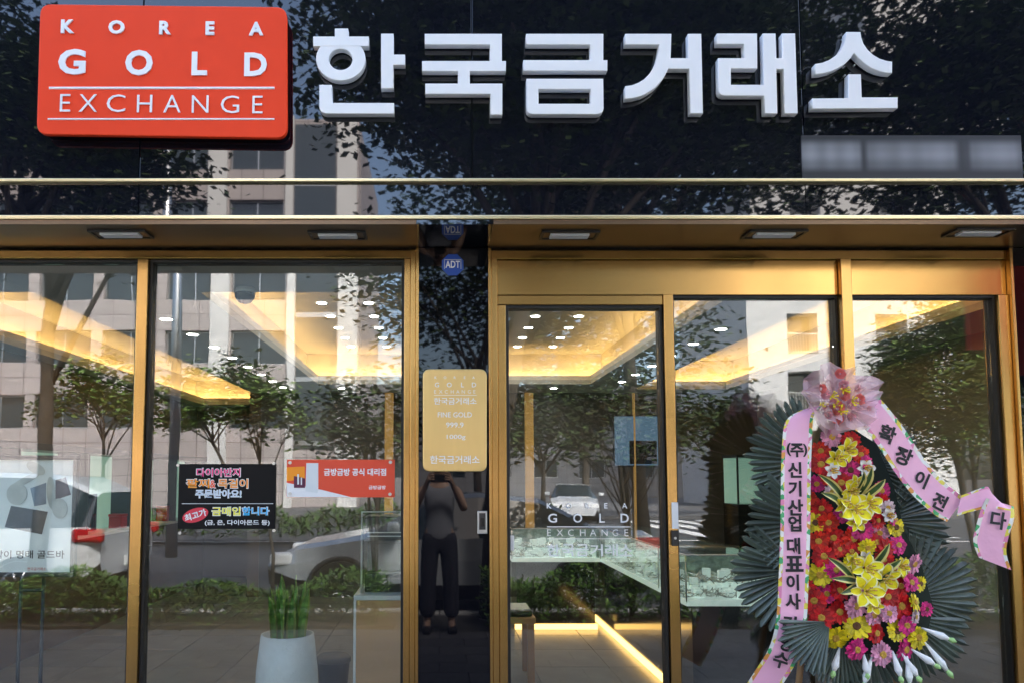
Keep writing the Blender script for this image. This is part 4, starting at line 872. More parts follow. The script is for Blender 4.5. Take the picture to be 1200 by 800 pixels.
# cars
def car(label, x, y, heading, kind, paint, lower, dz=-.126, group='cars on the road'):
    t = thing('parked_car' if abs(y) < 8 else 'driving_car', label, 'car', (x, y, dz), group, world=False); t.rotation_euler = (0, 0, heading)
    if kind == 'suv': S = [(-2.3, .45, .95, 1.02, .80, .74), (-2.18, .30, 1.05, 1.45, .88, .66), (-1.7, .26, 1.05, 1.66, .92, .66), (-.6, .25, 1.03, 1.70, .93, .68), (.35, .25, 1.02, 1.64, .93, .67), (.95, .25, 1.0, 1.20, .93, .72), (1.15, .25, .99, 1.03, .92, .80), (1.9, .28, .90, .94, .88, .76), (2.25, .36, .72, .76, .78, .66)]
    else: S = [(-2.35, .45, .88, .92, .78, .72), (-2.2, .28, .95, 1.00, .86, .78), (-1.7, .24, .96, 1.02, .90, .76), (-.95, .22, .95, 1.38, .91, .62), (-.2, .22, .93, 1.45, .91, .63), (.35, .22, .92, 1.40, .91, .63), (1.05, .22, .90, .98, .91, .70), (1.25, .22, .89, .93, .90, .78), (1.95, .26, .78, .82, .86, .74), (2.3, .36, .62, .66, .76, .64)]
    b_ = MB(); gl_ = MB(); rows = []
    for (sx_, zl, zb, zr_, wl_, wr) in S:
        rows.append([Vector(q) for q in ((sx_, -wl_*.9, zl), (sx_, -wl_, zl+.18), (sx_, -wl_, (zl+zb)/2+.1), (sx_, -wl_*.96, zb), (sx_, -wr, zr_-.05), (sx_, -wr*.8, zr_), (sx_, wr*.8, zr_), (sx_, wr, zr_-.05), (sx_, wl_*.96, zb), (sx_, wl_, (zl+zb)/2+.1), (sx_, wl_, zl+.18), (sx_, wl_*.9, zl))])
    for i in range(len(rows)-1):
        tall = min(S[i][3]-S[i][2], S[i+1][3]-S[i+1][2]) > .3; slope = max(S[i][3]-S[i][2], S[i+1][3]-S[i+1][2]) > .15 and not tall
        for j in range(11):
            mi = 0
            if j == 0 or j == 10: mi = 1
            if tall and j in (3, 7): mi = 2
            if slope and j in (3, 4, 5, 6, 7): mi = 2
            b_.poly([rows[i][j], rows[i+1][j], rows[i+1][j+1], rows[i][j+1]], mi, True)
        b_.poly([rows[i][11], rows[i+1][11], rows[i+1][0], rows[i][0]], 1)
    b_.poly(rows[0], 0); b_.poly(rows[-1][::-1], 0)
    obj('body', b_, [paint, lower, M['winglass']], t)
    wx = (-1.42, 1.42)
    for a in wx:
        for s_ in (-1, 1):
            w_ = MB(); y_ = s_*.90
            w_.tube([(a, y_-.12*s_, .33), (a, y_+.03*s_, .33)], .33, 28); wo = obj('wheel', w_, M['dark'], t)
            r_ = MB(); r_.tube([(a, y_+.0305*s_, .33), (a, y_+.036*s_, .33)], .05, 12)
            for k in range(10): r_.tube([(a+.04*cos(k*pi/5), y_+.034*s_, .33+.04*sin(k*pi/5)), (a+.215*cos(k*pi/5), y_+.034*s_, .33+.215*sin(k*pi/5))], .014, 6)
            r_.tube([(a+.22*cos(k*pi/12), y_+.032*s_, .33+.22*sin(k*pi/12)) for k in range(25)], .014, 6); obj('rim', r_, M['steel'], wo)
            ar_ = MB().tube([(a+.37*cos(k*pi/12), s_*.915, .33+.37*sin(k*pi/12)) for k in range(13)], .03, 6); obj('wheel_arch', ar_, lower, t)
    red_ = mat('tail_lamp', (.5, .01, .015), .15); 
    for s_ in (-1, 1):
        zz = S[1][2]-.08
        obj('tail_lamp', MB().box(-2.36, -2.0, s_*.86-.06, s_*.86+.06, zz-.09, zz+.06, bev=.03), red_, t); zz = S[-2][2]-.1
        obj('headlight', MB().box(1.98, 2.27, s_*.72-.12, s_*.72+.12, zz-.08, zz+.06, bev=.03), M['vinyl'], t)
        obj('door_mirror', MB().box(.72, .86, s_*1.0-.1, s_*1.0+.08, 1.0, 1.12, bev=.03), paint, t); 
    obj('number_plate', MB().box(-2.385, -2.352, -.26, .26, .55, .67), M['vinyl'], t)
    return t
pw = mat('pearl_white_paint', (.68, .70, .72), .22, coat=.6); ps = mat('silver_paint', (.50, .53, .56), .25, .3, coat=.6); pk = mat('plain_black_trim', (.02, .02, .022), .5)
p = refl(152, 640, 6.0); car('white sports utility car parked by the kerb, tail towards the black pillar, reflected at left', p.x-2.35, -6.05, pi, 'suv', pw, pk)
p = refl(335, 690, 6.2); car('pale car parked by the kerb with its bonnet to the left, reflected behind the planter', p.x+2.25, -6.1, pi, 'sedan', ps, pk)
p = refl(672, 575, 24.5); car('small white car out on the far lane, reflected in the glass door', p.x, -24.5, pi/2+.15, 'sedan', pw, pk)
# photographer
def skin_body(name, joints, edges, m, parent, sub=2):
    me = bpy.data.meshes.new(name); me.from_pydata([j[0] for j in joints], edges, []); o = bpy.data.objects.new(name, me); COL.objects.link(o)
    sk = o.modifiers.new('s', 'SKIN'); sk.use_smooth_shade = True
    sb = o.modifiers.new('u', 'SUBSURF'); sb.levels = sub; sb.render_levels = sub
    for v, j in zip(me.skin_vertices[0].data, joints): v.radius = j[1] if isinstance(j[1], tuple) else (j[1], j[1])
    me.skin_vertices[0].data[0].use_root = True
    dg = bpy.context.evaluated_depsgraph_get(); m2 = bpy.data.meshes.new_from_object(o.evaluated_get(dg)); bpy.data.objects.remove(o)
    m2.materials.clear(); m2.materials.append(m)
    for q in m2.polygons: q.use_smooth = True
    return link(name, m2, parent)
skin = mat('skin', (.46, .29, .21), .5); PXx, PYy = 0.0, -3.98
pr_ = thing('person', 'standing photographer in pale sleeveless top and dark trousers holding up a phone, reflected in the black pillar', 'person', (PXx, PYy, 0))
pr_['label'] = 'photographer in pale sleeveless top and dark trousers holding up a phone before the pillar'
def W_(x, y, z): return (PXx+x, PYy+y, z)
J = [(W_(0, 0, .95), (.15, .11)), (W_(0, 0, 1.12), (.13, .095)), (W_(0, .01, 1.30), (.155, .10)), (W_(0, 0, 1.40), (.11, .08)), (W_(0, .02, 1.47), (.052, .055)), (W_(0, .05, 1.58), (.072, .09)), (W_(0, .05, 1.66), (.068, .082)),
     (W_(.09, 0, .86), .088), (W_(.11, .01, .50), .058), (W_(.12, -.02, .25), .05), (W_(.12, -.02, .08), .038), (W_(.125, .12, .045), .032),
     (W_(-.09, 0, .86), .088), (W_(-.11, .01, .50), .058), (W_(-.12, -.02, .25), .05), (W_(-.12, -.02, .08), .038), (W_(-.125, .12, .045), .032),
     (W_(.175, 0, 1.38), .055), (W_(.245, .12, 1.19), .042), (W_(.13, .27, 1.43), .027),
     (W_(-.175, 0, 1.38), .055), (W_(-.245, .12, 1.19), .042), (W_(-.13, .27, 1.43), .027)]
E_ = [(0, 1), (1, 2), (2, 3), (3, 4), (4, 5), (5, 6), (0, 7), (7, 8), (8, 9), (9, 10), (10, 11), (0, 12), (12, 13), (13, 14), (14, 15), (15, 16), (3, 17), (17, 18), (18, 19), (3, 20), (20, 21), (21, 22)]
for s_ in (1, -1):       # hands: palm, four fingers round the phone, thumb
    b0 = 19 if s_ == 1 else 22; i = len(J)
    J.append((W_(.105*s_, .305, 1.495), (.034, .018))); E_.append((b0, i))
    for k in range(4):
        a = len(J); zz = 1.475+.022*k
        J += [(W_(.092*s_, .335, zz+.01), .009), (W_(.066*s_, .352-.002*k, zz+.014), .008), (W_(.046*s_, .349, zz+.014), .007)]; E_ += [(i, a), (a, a+1), (a+1, a+2)]
    a = len(J); J += [(W_(.085*s_, .292, 1.47), .0105), (W_(.062*s_, .288, 1.485), .009)]; E_ += [(i, a), (a, a+1)]
skin_body('body', J, E_, skin, pr_)
Jt = [(W_(0, 0, .84), (.175, .13)), (W_(0, 0, .98), (.165, .125)), (W_(0, 0, 1.12), (.145, .112)), (W_(0, .01, 1.30), (.168, .116)), (W_(0, 0, 1.40), (.125, .092)), (W_(.13, 0, 1.40), .066), (W_(-.13, 0, 1.40), .066)]
skin_body('top', Jt, [(0, 1), (1, 2), (2, 3), (3, 4), (4, 5), (4, 6)], M['cloth_white'], pr_)
Jl = [(W_(0, 0, 1.03), (.160, .12)), (W_(0, 0, .93), (.170, .125)), (W_(.09, 0, .84), .105), (W_(.11, .01, .50), .085), (W_(.12, -.02, .12), .085), (W_(-.09, 0, .84), .105), (W_(-.11, .01, .50), .085), (W_(-.12, -.02, .12), .085)]
skin_body('trousers', Jl, [(0, 1), (1, 2), (2, 3), (3, 4), (1, 5), (5, 6), (6, 7)], mat('navy_cloth', (.03, .032, .045), .8), pr_)
hair = MB(); b = bmesh.new(); bmesh.ops.create_uvsphere(b, u_segments=20, v_segments=14, radius=1)
for v in b.verts: v.co = Vector((v.co.x*.094, v.co.y*.108-.012, v.co.z*.115))+Vector(W_(0, .045, 1.655)); 
bmesh.ops.delete(b, geom=[v for v in b.verts if v.co.y > PYy+.09 and v.co.z < 1.67 or v.co.z < 1.56], context='VERTS'); hair.addbm(b, 0, True); b.free(); obj('hair', hair, M['dark'], pr_)
fc = MB(); fc.tube([W_(0, .135, 1.61), W_(0, .158, 1.575), W_(0, .135, 1.565)], [.008, .013, .008], 8); obj('nose', fc, skin, pr_)
for s_ in (-1, 1):
    b = bmesh.new(); bmesh.ops.create_uvsphere(b, u_segments=10, v_segments=8, radius=.011); q = MB(); q.addbm(b, 0, True, Matrix.Translation(W_(.031*s_, .128, 1.612))); b.free(); obj('eye', q, M['dark'], pr_)
    obj('ear', MB().lathe([(.001, -.03), (.012, -.02), (.014, 0), (.012, .025), (.001, .032)], 10, c=W_(.075*s_, .04, 1.595)), skin, pr_)
    obj('shoe', MB().box(PXx+.125*s_-.045, PXx+.125*s_+.045, PYy-.07, PYy+.19, .001, .07, bev=.025), M['dark'], pr_)
obj('mouth', MB().box(PXx-.022, PXx+.022, PYy+.125, PYy+.132, 1.532, 1.539, bev=.002), mat('lips', (.35, .10, .09), .5), pr_)
t = thing('phone', 'dark phone held up in both hands by the photographer', 'phone', W_(0, .335, 1.49)); obj('case', MB().box(PXx-.078, PXx+.078, PYy+.325, PYy+.333, 1.462, 1.538, bev=.003), M['dark'], t); obj('lens_bump', MB().tube([(PXx+.06, PYy+.3332, 1.52), (PXx+.06, PYy+.336, 1.52)], .008, 12), M['counter_black'], t)
# ================================================================== THE FLOWER WREATH IN FRONT OF THE GLASS
YW = -.30
M['fan'] = mat('dyed_palm', (.105, .135, .105), .36, island=.3, var=.35, vscale=10, spec=.6)
M['foam'] = mat('dark_foam', (.012, .022, .014), .9)
gcol = {'r': mat('gerbera_red', (.72, .006, .010), .55, var=.25, vscale=20, island=.55), 'h': mat('gerbera_magenta', (.84, .025, .25), .55, var=.25, vscale=20, island=.55), 'p': mat('gerbera_pink', (.92, .38, .56), .55, var=.15, vscale=20, island=.55),
        'y': mat('gerbera_yellow', (.95, .74, .008), .5, var=.12, vscale=20, island=.55), 'o': mat('gerbera_scarlet', (.84, .03, .010), .55, var=.25, vscale=20, island=.55), 'w': mat('petal_blush', (.84, .62, .66), .5, var=.1, vscale=20, island=.55)}
M['gcen'] = mat('flower_centre_yellow', (.62, .36, .05), .8, var=.4, vscale=120, bump=.5, bscale=200); M['gcen2'] = mat('flower_centre_dark', (.12, .05, .015), .8, var=.4, vscale=120)
wx = at(1005, 640, YW).x
wr = thing('flower_wreath', 'tall congratulation flower stand of red, pink and yellow gerberas with dark palm fans', 'flower stand', (wx, YW, 0))
def WP(px, py, d=0): return at(px, py, YW+d)
pxm = (WP(1001, 640)-WP(1000, 640)).x
# easel
fo = WP(1000, 700)
for x, y in ((-.22, .10), (.22, .10), (0, .22)):
    obj('leg', MB().tube([(wx+x*1.4, YW+y+.02, 0), (wx+x*.2, YW+.12, 1.75)], .014, 8), M['wood'], wr)
# foam board shaped like the flower field
brd = [(968, 505), (1000, 503), (1026, 520), (1046, 570), (1058, 620), (1078, 660), (1092, 710), (1084, 745), (1050, 765), (1000, 765), (966, 745), (946, 705), (948, 640), (950, 560)]
bp_ = [WP(*q, .03) for q in brd]
obj('foam_board', MB().prism([(q.x, q.z) for q in bp_], YW+.02, YW+.07), M['foam'], wr)
# palm fans
def fan(px, py, r, a0, a1, n, d, seed, tilt=.25):
    """One pleated palm leaf: folded fingers joined near the hub, free and pointed at the rim."""
    rnd = random.Random(seed); c = WP(px, py, d); R = r*pxm; m = MB(); st = (a1-a0)/n
    for k in range(n):
        am = radians(a0+st*(k+.5)); hw = radians(abs(st)*.5); rr = R*rnd.uniform(.93, 1.03)*(1-.10*abs((k+.5)/n-.5)); bend = rnd.uniform(-.02, .02)
        def pt(f, da, up):
            q = rr*f; a = am+da+bend*f*f
            return Vector((c.x+q*cos(a), c.y-up-.035*f+tilt*q*(.35+.65*f*f)*.35, c.z+q*sin(a)))
        fs_ = [.10, .35, .66, .84, .94, 1.0]; wd = [1, 1, 1, .94, .72, .05]; up = .62*hw
        L, Cc, Rr = [], [], []
        for f, w in zip(fs_, wd):
            L.append(pt(f, -hw*w, 0)); Cc.append(pt(f, 0, rr*f*up*1.5+.001)); Rr.append(pt(f, hw*w, 0))
        for i in range(5):
            m.poly([L[i], Cc[i], Cc[i+1], L[i+1]]); m.poly([Cc[i], Rr[i], Rr[i+1], Cc[i+1]])
    return obj('palm_fan', m.weld(), M['fan'], wr)
k = 0
for q in ((952, 540, 84, 98, 232, 22, .06), (952, 612, 82, 128, 238, 18, .05), (938, 668, 84, 132, 250, 18, .045), (1012, 545, 70, -62, 72, 20, .06), (1030, 610, 84, -50, 62, 18, .055), (1062, 700, 84, -52, 92, 22, .05), (1058, 722, 80, -100, 0, 17, .04), (1012, 738, 76, -138, -50, 17, .04), (972, 728, 64, 176, 262, 13, -.115), (985, 740, 64, 225, 300, 13, .03)):
    k += 1; fan(*q[:5], max(13, round(q[5]*.9)), q[6], seed=k)
# gerberas
def gerbera_mesh(seed, m):
    rnd = random.Random(seed); g_ = MB()
    for n_, r1, z0, z1, w in ((19, 1.0, .02, .10, .150), (17, .86, .07, .20, .135), (13, .56, .12, .26, .095)):
        for j in range(n_):
            a = 2*pi*(j+rnd.uniform(-.28, .28))/n_+n_; r = r1*rnd.uniform(.86, 1.06); dz = rnd.uniform(-.13, .12); rows = []
            for f, ww in ((.16, .45), (.5, .95), (.82, 1.0), (1, .45)):
                x = r*f; z = z0+(z1-z0)*f*(1.6-f)+dz*f; rows.append([(x*cos(a)+s_*w*ww*-sin(a), -(z+(-.03 if s_ == 0 else 0)), x*sin(a)+s_*w*ww*cos(a)) for s_ in (-1, 0, 1)])
            for i in range(3): g_.poly([rows[i][0], rows[i][1], rows[i+1][1], rows[i+1][0]], 0, True); g_.poly([rows[i][1], rows[i][2], rows[i+1][2], rows[i+1][1]], 0, True)
    return g_.weld().mesh('gerbera', m)
gm = {c: [gerbera_mesh(i*7+j, gcol[c]) for j in range(3)] for i, c in enumerate(gcol)}
cen = []
for m_ in (M['gcen'], M['gcen2']):
    c_ = MB(); pr2 = [(.30, .14), (.27, .23), (.18, .26), (.08, .22), (.001, .20)]
    i = len(c_.v); b_ = MB().lathe(pr2, 14); c_.v = [(x, -z, y) for x, y, z in b_.v]; c_.f = b_.f; c_.m = b_.m; c_.sm = b_.sm; cen.append(c_.mesh('flower_centre', m_))
FL = """974,512,p,11 996,515,r,11 961,528,o,11 962,544,r,12 1008,532,o,11 1015,541,h,9 996,550,h,11 957,566,h,11 985,565,r,12 974,575,w,8 1032,574,h,11 962,595,r,11 970,611,o,11 955,612,y,11
1030,590,r,11 1028,609,r,10 1040,594,w,9 1049,617,y,11 1009,620,h,12 1030,624,p,11 959,633,o,11 976,629,r,13 999,630,o,12 1027,635,r,12 983,643,o,10 998,645,r,9 965,651,r,13 1038,641,r,10 1016,641,y,10 1052,638,h,11
961,673,y,13.5 979,667,h,11 999,658,y,10 1057,664,y,11 1070,660,p,11 1047,668,h,9 983,691,r,12.5 968,695,h,12 954,703,r,12 962,723,r,14 983,716,r,13 1002,709,p,13 1039,698,r,12 1055,686,r,11 1067,682,h,10 1078,683,y,9
1071,705,y,10 1055,709,r,13 1085,713,h,8.5 1023,720,p,13 1041,718,p,12 1024,704,y,11 1072,722,w,9 1062,732,h,11 978,746,y,14 1003,733,y,13.5 1026,741,r,13 1050,739,y,13 1075,746,y,12.5 1003,760,h,13 1033,766,p,13.5 1060,760,h,13
948,583,o,9 1012,604,r,9 946,688,r,10 986,603,h,9 1018,660,o,9 970,560,o,10 1046,607,h,8 1035,655,r,10 1016,686,p,10""".split()
for i, s_ in enumerate(FL):
    x, y, c, r = s_.split(','); x, y, r = float(x), float(y), float(r); dep = -.02-.03*random.random()-.03*sin(pi*min(1, max(0, (x-945)/135)))
    p = WP(x, y, dep); o = bpy.data.objects.new('gerbera', gm[c][i % 3]); COL.objects.link(o); o.parent = wr; o.matrix_parent_inverse = Matrix.Translation(-wr.location)
    ang = ((x-1008)/75, (y-640)/150)
    o.location = p; o.rotation_euler = (radians(random.uniform(-14, 14)+14*ang[1]), random.uniform(0, 6.28), radians(random.uniform(-14, 14)+22*ang[0])); q = r*pxm*1.09*random.uniform(.9, 1.1); o.scale = (q, q, q)
    o.rotation_mode = 'XYZ'
    c2 = bpy.data.objects.new('flower_centre', cen[1 if (c in 'y' and i % 2) or (c == 'h' and i % 3 == 0) else 0]); COL.objects.link(c2); c2.parent = o
# lilies
lily_y = mat('lily_yellow', (.96, .80, .03), .65, spec=.15, var=.12, vscale=25); lily_w = mat('lily_edge', (.95, .90, .50), .65, spec=.15); lily_wh = mat('lily_white', (.85, .82, .78), .5)
def lily(px, py, r, d, seed, m=(lily_y, lily_w)):
    rnd = random.Random(seed); c = WP(px, py, d); R = r*pxm; g_ = MB(); rot = rnd.uniform(0, 6.28); tx, tz = rnd.uniform(-.35, .35), rnd.uniform(-.35, .35)
    for j in range(6):
        a = rot+j*pi/3; w0 = (.36 if j % 2 else .27)*R; rows = []
        for f, ww in ((.08, .35), (.3, .8), (.55, 1), (.8, .72), (1, .04)):
            x = R*f; h = R*(.55*(1-(f-.72)**2*2.2)-.35); da = Vector((cos(a), 0, sin(a))); pe_ = Vector((-sin(a), 0, cos(a)))
            row = []
            for s_ in (-1, -.72, 0, .72, 1):
                q = da*x+pe_*(s_*ww*w0); row.append(c+q+Vector((0, -h-(.10*R*abs(s_))+tx*q.x+tz*q.z, 0)))
            rows.append(row)
        for i in range(4):
            for j2 in range(4): g_.poly([rows[i][j2], rows[i][j2+1], rows[i+1][j2+1], rows[i+1][j2]], 1 if j2 in (0, 3) else 0, True)
    o = obj('lily', g_.weld(), list(m), wr); s2 = MB()
    for j in range(6):
        a = rot+j*pi/3+.5; e2 = c+Vector((R*.28*cos(a), -R*.62, R*.28*sin(a))); s2.tube([c, e2], .0022, 5).tube([e2+Vector((-.006, 0, 0)), e2+Vector((.006, 0, 0))], .0035, 5)
    obj('stamens', s2, M['gcen'], o)
for i, q in enumerate(((992, 527, 15, -.09), (980, 537, 13, -.08), (1003, 566, 11, -.10), (997, 575, 13, -.11), (1001, 596, 19, -.13), (989, 590, 13, -.11), (1017, 590, 16, -.12), (1003, 611, 12, -.10),
                       (1015, 665, 17, -.13), (1035, 677, 18, -.13), (1014, 692, 19, -.15), (1000, 657, 11, -.11), (1022, 708, 11, -.09), (1056, 663, 12, -.09))): lily(*q, seed=i+40)
for i, q in enumerate(((975, 551, 10, -.08), (1014, 548, 11, -.08), (1041, 603, 9, -.08), (1012, 655, 11, -.1))): lily(*q, seed=i+80, m=(lily_wh, lily_wh))
# striped leaves
lv_g = mat('striped_leaf_green', (.05, .11, .03), .4, var=.3, vscale=20); lv_y = mat('striped_leaf_cream', (.72, .62, .20), .45)
def blade(p0, p1, w, d0, d1, sag=0):
    a = WP(*p0, d0); b = WP(*p1, d1); v = b-a; L = v.length; u = Vector((-v.z, 0, v.x)).normalized(); m = MB(); rows = []
    for i in range(8):
        f = i/7; c = a.lerp(b, f)+Vector((0, -.02*sin(pi*f), sag*L*sin(pi*f))); ww = w*pxm*(sin(pi*min(1, .18+f*.82))**.8 if f < .999 else .02)
        rows.append([c-u*ww+Vector((0, -.004, 0)), c-u*ww*.55, c+Vector((0, .004, 0)), c+u*ww*.55, c+u*ww+Vector((0, -.004, 0))])
    for i in range(7):
        for j in range(4): m.poly([rows[i][j], rows[i][j+1], rows[i+1][j+1], rows[i+1][j]], 1 if j in (0, 3) else 0, True)
    obj('striped_leaf', m.weld(), [lv_g, lv_y], wr)
for q in (((988, 583), (958, 555), 4.5), ((985, 588), (962, 577), 4.5), ((1006, 580), (1022, 547), 5), ((1010, 584), (1037, 561), 5), ((1004, 576), (1012, 552), 4),
          ((1000, 678), (969, 652), 4.5), ((1004, 680), (974, 677), 4.5), ((1003, 686), (985, 695), 5), ((1018, 668), (1042, 636), 5), ((1024, 674), (1056, 655), 5), ((1022, 684), (1044, 668), 4)):
    blade(*q, -.10, -.17, .03)
# white buds at the lower rim
bud = mat('tuberose_white', (.86, .86, .84), .5); budg = mat('bud_green', (.38, .62, .22), .5)
for i, (x0, y0, x1, y1) in enumerate(((966, 748, 958, 764), (984, 758, 977, 786), (1012, 765, 1016, 789), (1022, 768, 1013, 800), (1046, 762, 1055, 792), (1057, 765, 1075, 792), (1068, 760, 1095, 778), (1080, 735, 1112, 748), (1084, 752, 1110, 785), (1063, 768, 1066, 800))):
    a = WP(x0, y0, -.05); b = WP(x1, y1, -.075); m = MB(); mid = a.lerp(b, .6)
    t_ = MB(); t_.tube([a, a.lerp(b, .35), a.lerp(b, .75), b], [.003, .009, .0155, .006], 8); c_ = obj('tuberose_bud', t_, bud, wr)
    t2 = MB(); e2 = b+(b-a)*.28; t2.tube([b-(b-a)*.06, b.lerp(e2, .5), e2], [.005, .012, .002], 7); obj('bud_tip', t2, budg, c_)
# wrapped bouquet on top
tul = bpy.data.materials.new('pink_tulle'); tul.use_nodes = True; n = tul.node_tree.nodes; l = tul.node_tree.links; pb = n['Principled BSDF']; pb.inputs['Base Color'].default_value = (.92, .64, .67, 1); pb.inputs['Roughness'].default_value = .45
trp = n.new('ShaderNodeBsdfTransparent'); mxs = n.new('ShaderNodeMixShader'); mxs.inputs[0].default_value = .46; l.new(trp.outputs[0], mxs.inputs[1]); l.new(pb.outputs[0], mxs.inputs[2]); l.new(mxs.outputs[0], n['Material Output'].inputs[0])
bc = WP(983, 468, -.10)
rnd = random.Random(5)
def wrapsheet(seed, ctr, R, cone, squash):
    rnd = random.Random(seed); m = MB(); nA, nR = 40, 7; rows = []
    ph = [rnd.uniform(0, 6.28) for _ in range(5)]
    for i in range(nR+1):
        f = i/nR; row = []
        for j in range(nA):
            a = 2*pi*j/nA; rr = R*f*(1+.10*sin(3*a+ph[0])+.07*sin(5*a+ph[1])+.05*sin(9*a+ph[2]))
            y = -cone*f**1.2+f*f*.035*sin(7*a+ph[3])+f*.022*sin(12*a+ph[4])+rnd.uniform(-.006, .006)*f
            row.append((ctr[0]+rr*cos(a), ctr[1]+y, ctr[2]+rr*sin(a)*squash+f*rnd.uniform(-.005, .005)))
        rows.append(row)
    for i in range(nR):
        for j in range(nA): m.poly([rows[i][j], rows[i][(j+1) % nA], rows[i+1][(j+1) % nA], rows[i+1][j]], 0, False)
    return m
obj('tulle_wrap', wrapsheet(1, bc+Vector((0, .06, .005)), 41*pxm, .06, .97), tul, wr); obj('tulle_wrap', wrapsheet(2, bc+Vector((.005, .03, -.005)), 36*pxm, .09, .95), tul, wr)
obj('tulle_wrap', wrapsheet(6, bc+Vector((.01, -.02, -.03)), 30*pxm, .05, .85), tul, wr)
# folded skirt of the wrap
sk = MB()
top = [(949, 476), (966, 486), (984, 480), (1002, 488), (1022, 478)]; bot = [(966, 501), (974, 503), (984, 500), (1000, 503), (1020, 497)]
for i in range(4):
    d = -.14 if i % 2 else -.115; d2 = -.115 if i % 2 else -.14
    sk.poly([WP(*top[i], d), WP(*bot[i], d+.02), WP(*bot[i+1], d2+.02), WP(*top[i+1], d2)])
sk.poly([WP(941, 462, -.12), WP(948, 470, -.13), WP(972, 503, -.13), WP(962, 497, -.12)])
obj('tulle_skirt', sk, tul, wr)
rose = [mat('rose_coral', (.80, .22, .20), .55, var=.2, vscale=25), mat('rose_pink', (.86, .42, .48), .55, var=.2, vscale=25)]
def rose_mesh(seed, m):
    rnd = random.Random(seed); g_ = MB()
    for ring, (n_, r, h) in enumerate(((3, .3, .55), (4, .55, .42), (5, .8, .22), (6, 1, 0))):
        for j in range(n_):
            a = 2*pi*j/n_+ring*.9; rows = []
            for f in (0, .5, 1):
                row = []
                for s_ in (-1, -.5, 0, .5, 1):
                    aa = a+s_*pi/n_*1.15; rr = r*(.35+.65*f**.7)*(1-.12*abs(s_)*f); row.append((rr*cos(aa), -(h+.45*f-.12*f*s_*s_+rnd.uniform(-.03, .03)), rr*sin(aa)))
                rows.append(row)
            for i in range(2):
                for q in range(4): g_.poly([rows[i][q], rows[i][q+1], rows[i+1][q+1], rows[i+1][q]], 0, True)
    return g_.weld().mesh('rose', m)
rms = [rose_mesh(i, rose[i % 2]) for i in range(4)]
for i, (x, y, r) in enumerate(((962, 455, 6), (967, 462, 6), (984, 438, 6.5), (988, 450, 6), (986, 462, 9), (975, 472, 7), (980, 478, 9), (996, 474, 7), (1006, 468, 7), (970, 487, 6), (982, 490, 6.5), (996, 489, 6.5), (1018, 480, 5.5), (963, 476, 6), (1004, 455, 5))):
    p = WP(x, y, -.135-.02*random.random()); o = bpy.data.objects.new('rose', rms[i % 4]); COL.objects.link(o); o.parent = wr; o.matrix_parent_inverse = Matrix.Translation(-wr.location); o.location = p; o.rotation_euler = (random.uniform(-.5, .5), random.uniform(0, 6), random.uniform(-.5, .5)); q = r*pxm; o.scale = (q, q, q)
for i, (x, y) in enumerate(((962, 471), (988, 457), (979, 475), (998, 470), (974, 464), (985, 481))):
    m = MB(); p = WP(x, y, -.165)
    for k in range(6): a = rnd.uniform(0, 6.28); e2 = p+Vector((.018*cos(a), -.02, .018*sin(a))); m.tube([p, e2], .002, 4); b = bmesh.new(); bmesh.ops.create_icosphere(b, subdivisions=1, radius=.004); m.addbm(b, 0, True, Matrix.Translation(e2)); b.free()
    obj('filler_flower', m, gcol['y'], wr)
# ribbons
M['ribbon'] = mat('pink_ribbon', (.93, .48, .66), .36, var=.03, vscale=5, bump=.5, bscale=9); M['ribbon_back'] = mat('ribbon_back', (.84, .62, .74), .45)
rbm = bpy.data.materials.new('ribbon_border'); rbm.use_nodes = True; n = rbm.node_tree.nodes; l = rbm.node_tree.links
vo = n.new('ShaderNodeTexVoronoi'); vo.inputs['Scale'].default_value = 46; rp = n.new('ShaderNodeValToRGB'); rp.color_ramp.interpolation = 'CONSTANT'; tc = n.new('ShaderNodeTexCoord'); l.new(tc.outputs['Object'], vo.inputs[0]); sp = n.new('ShaderNodeSeparateColor'); l.new(vo.outputs['Color'], sp.inputs[0]); l.new(sp.outputs[0], rp.inputs[0])
el = rp.color_ramp.elements; el[0].color = (.85, .85, .80, 1); el[1].position = .3; el[1].color = (.82, .70, .08, 1)
for p, c in ((.52, (.06, .42, .15, 1)), (.68, (.80, .25, .45, 1)), (.8, (.75, .32, .06, 1)), (.88, (.85, .80, .70, 1))): q = el.new(p); q.color = c
l.new(rp.outputs[0], n['Principled BSDF'].inputs[0]); n['Principled BSDF'].inputs['Roughness'].default_value = .4
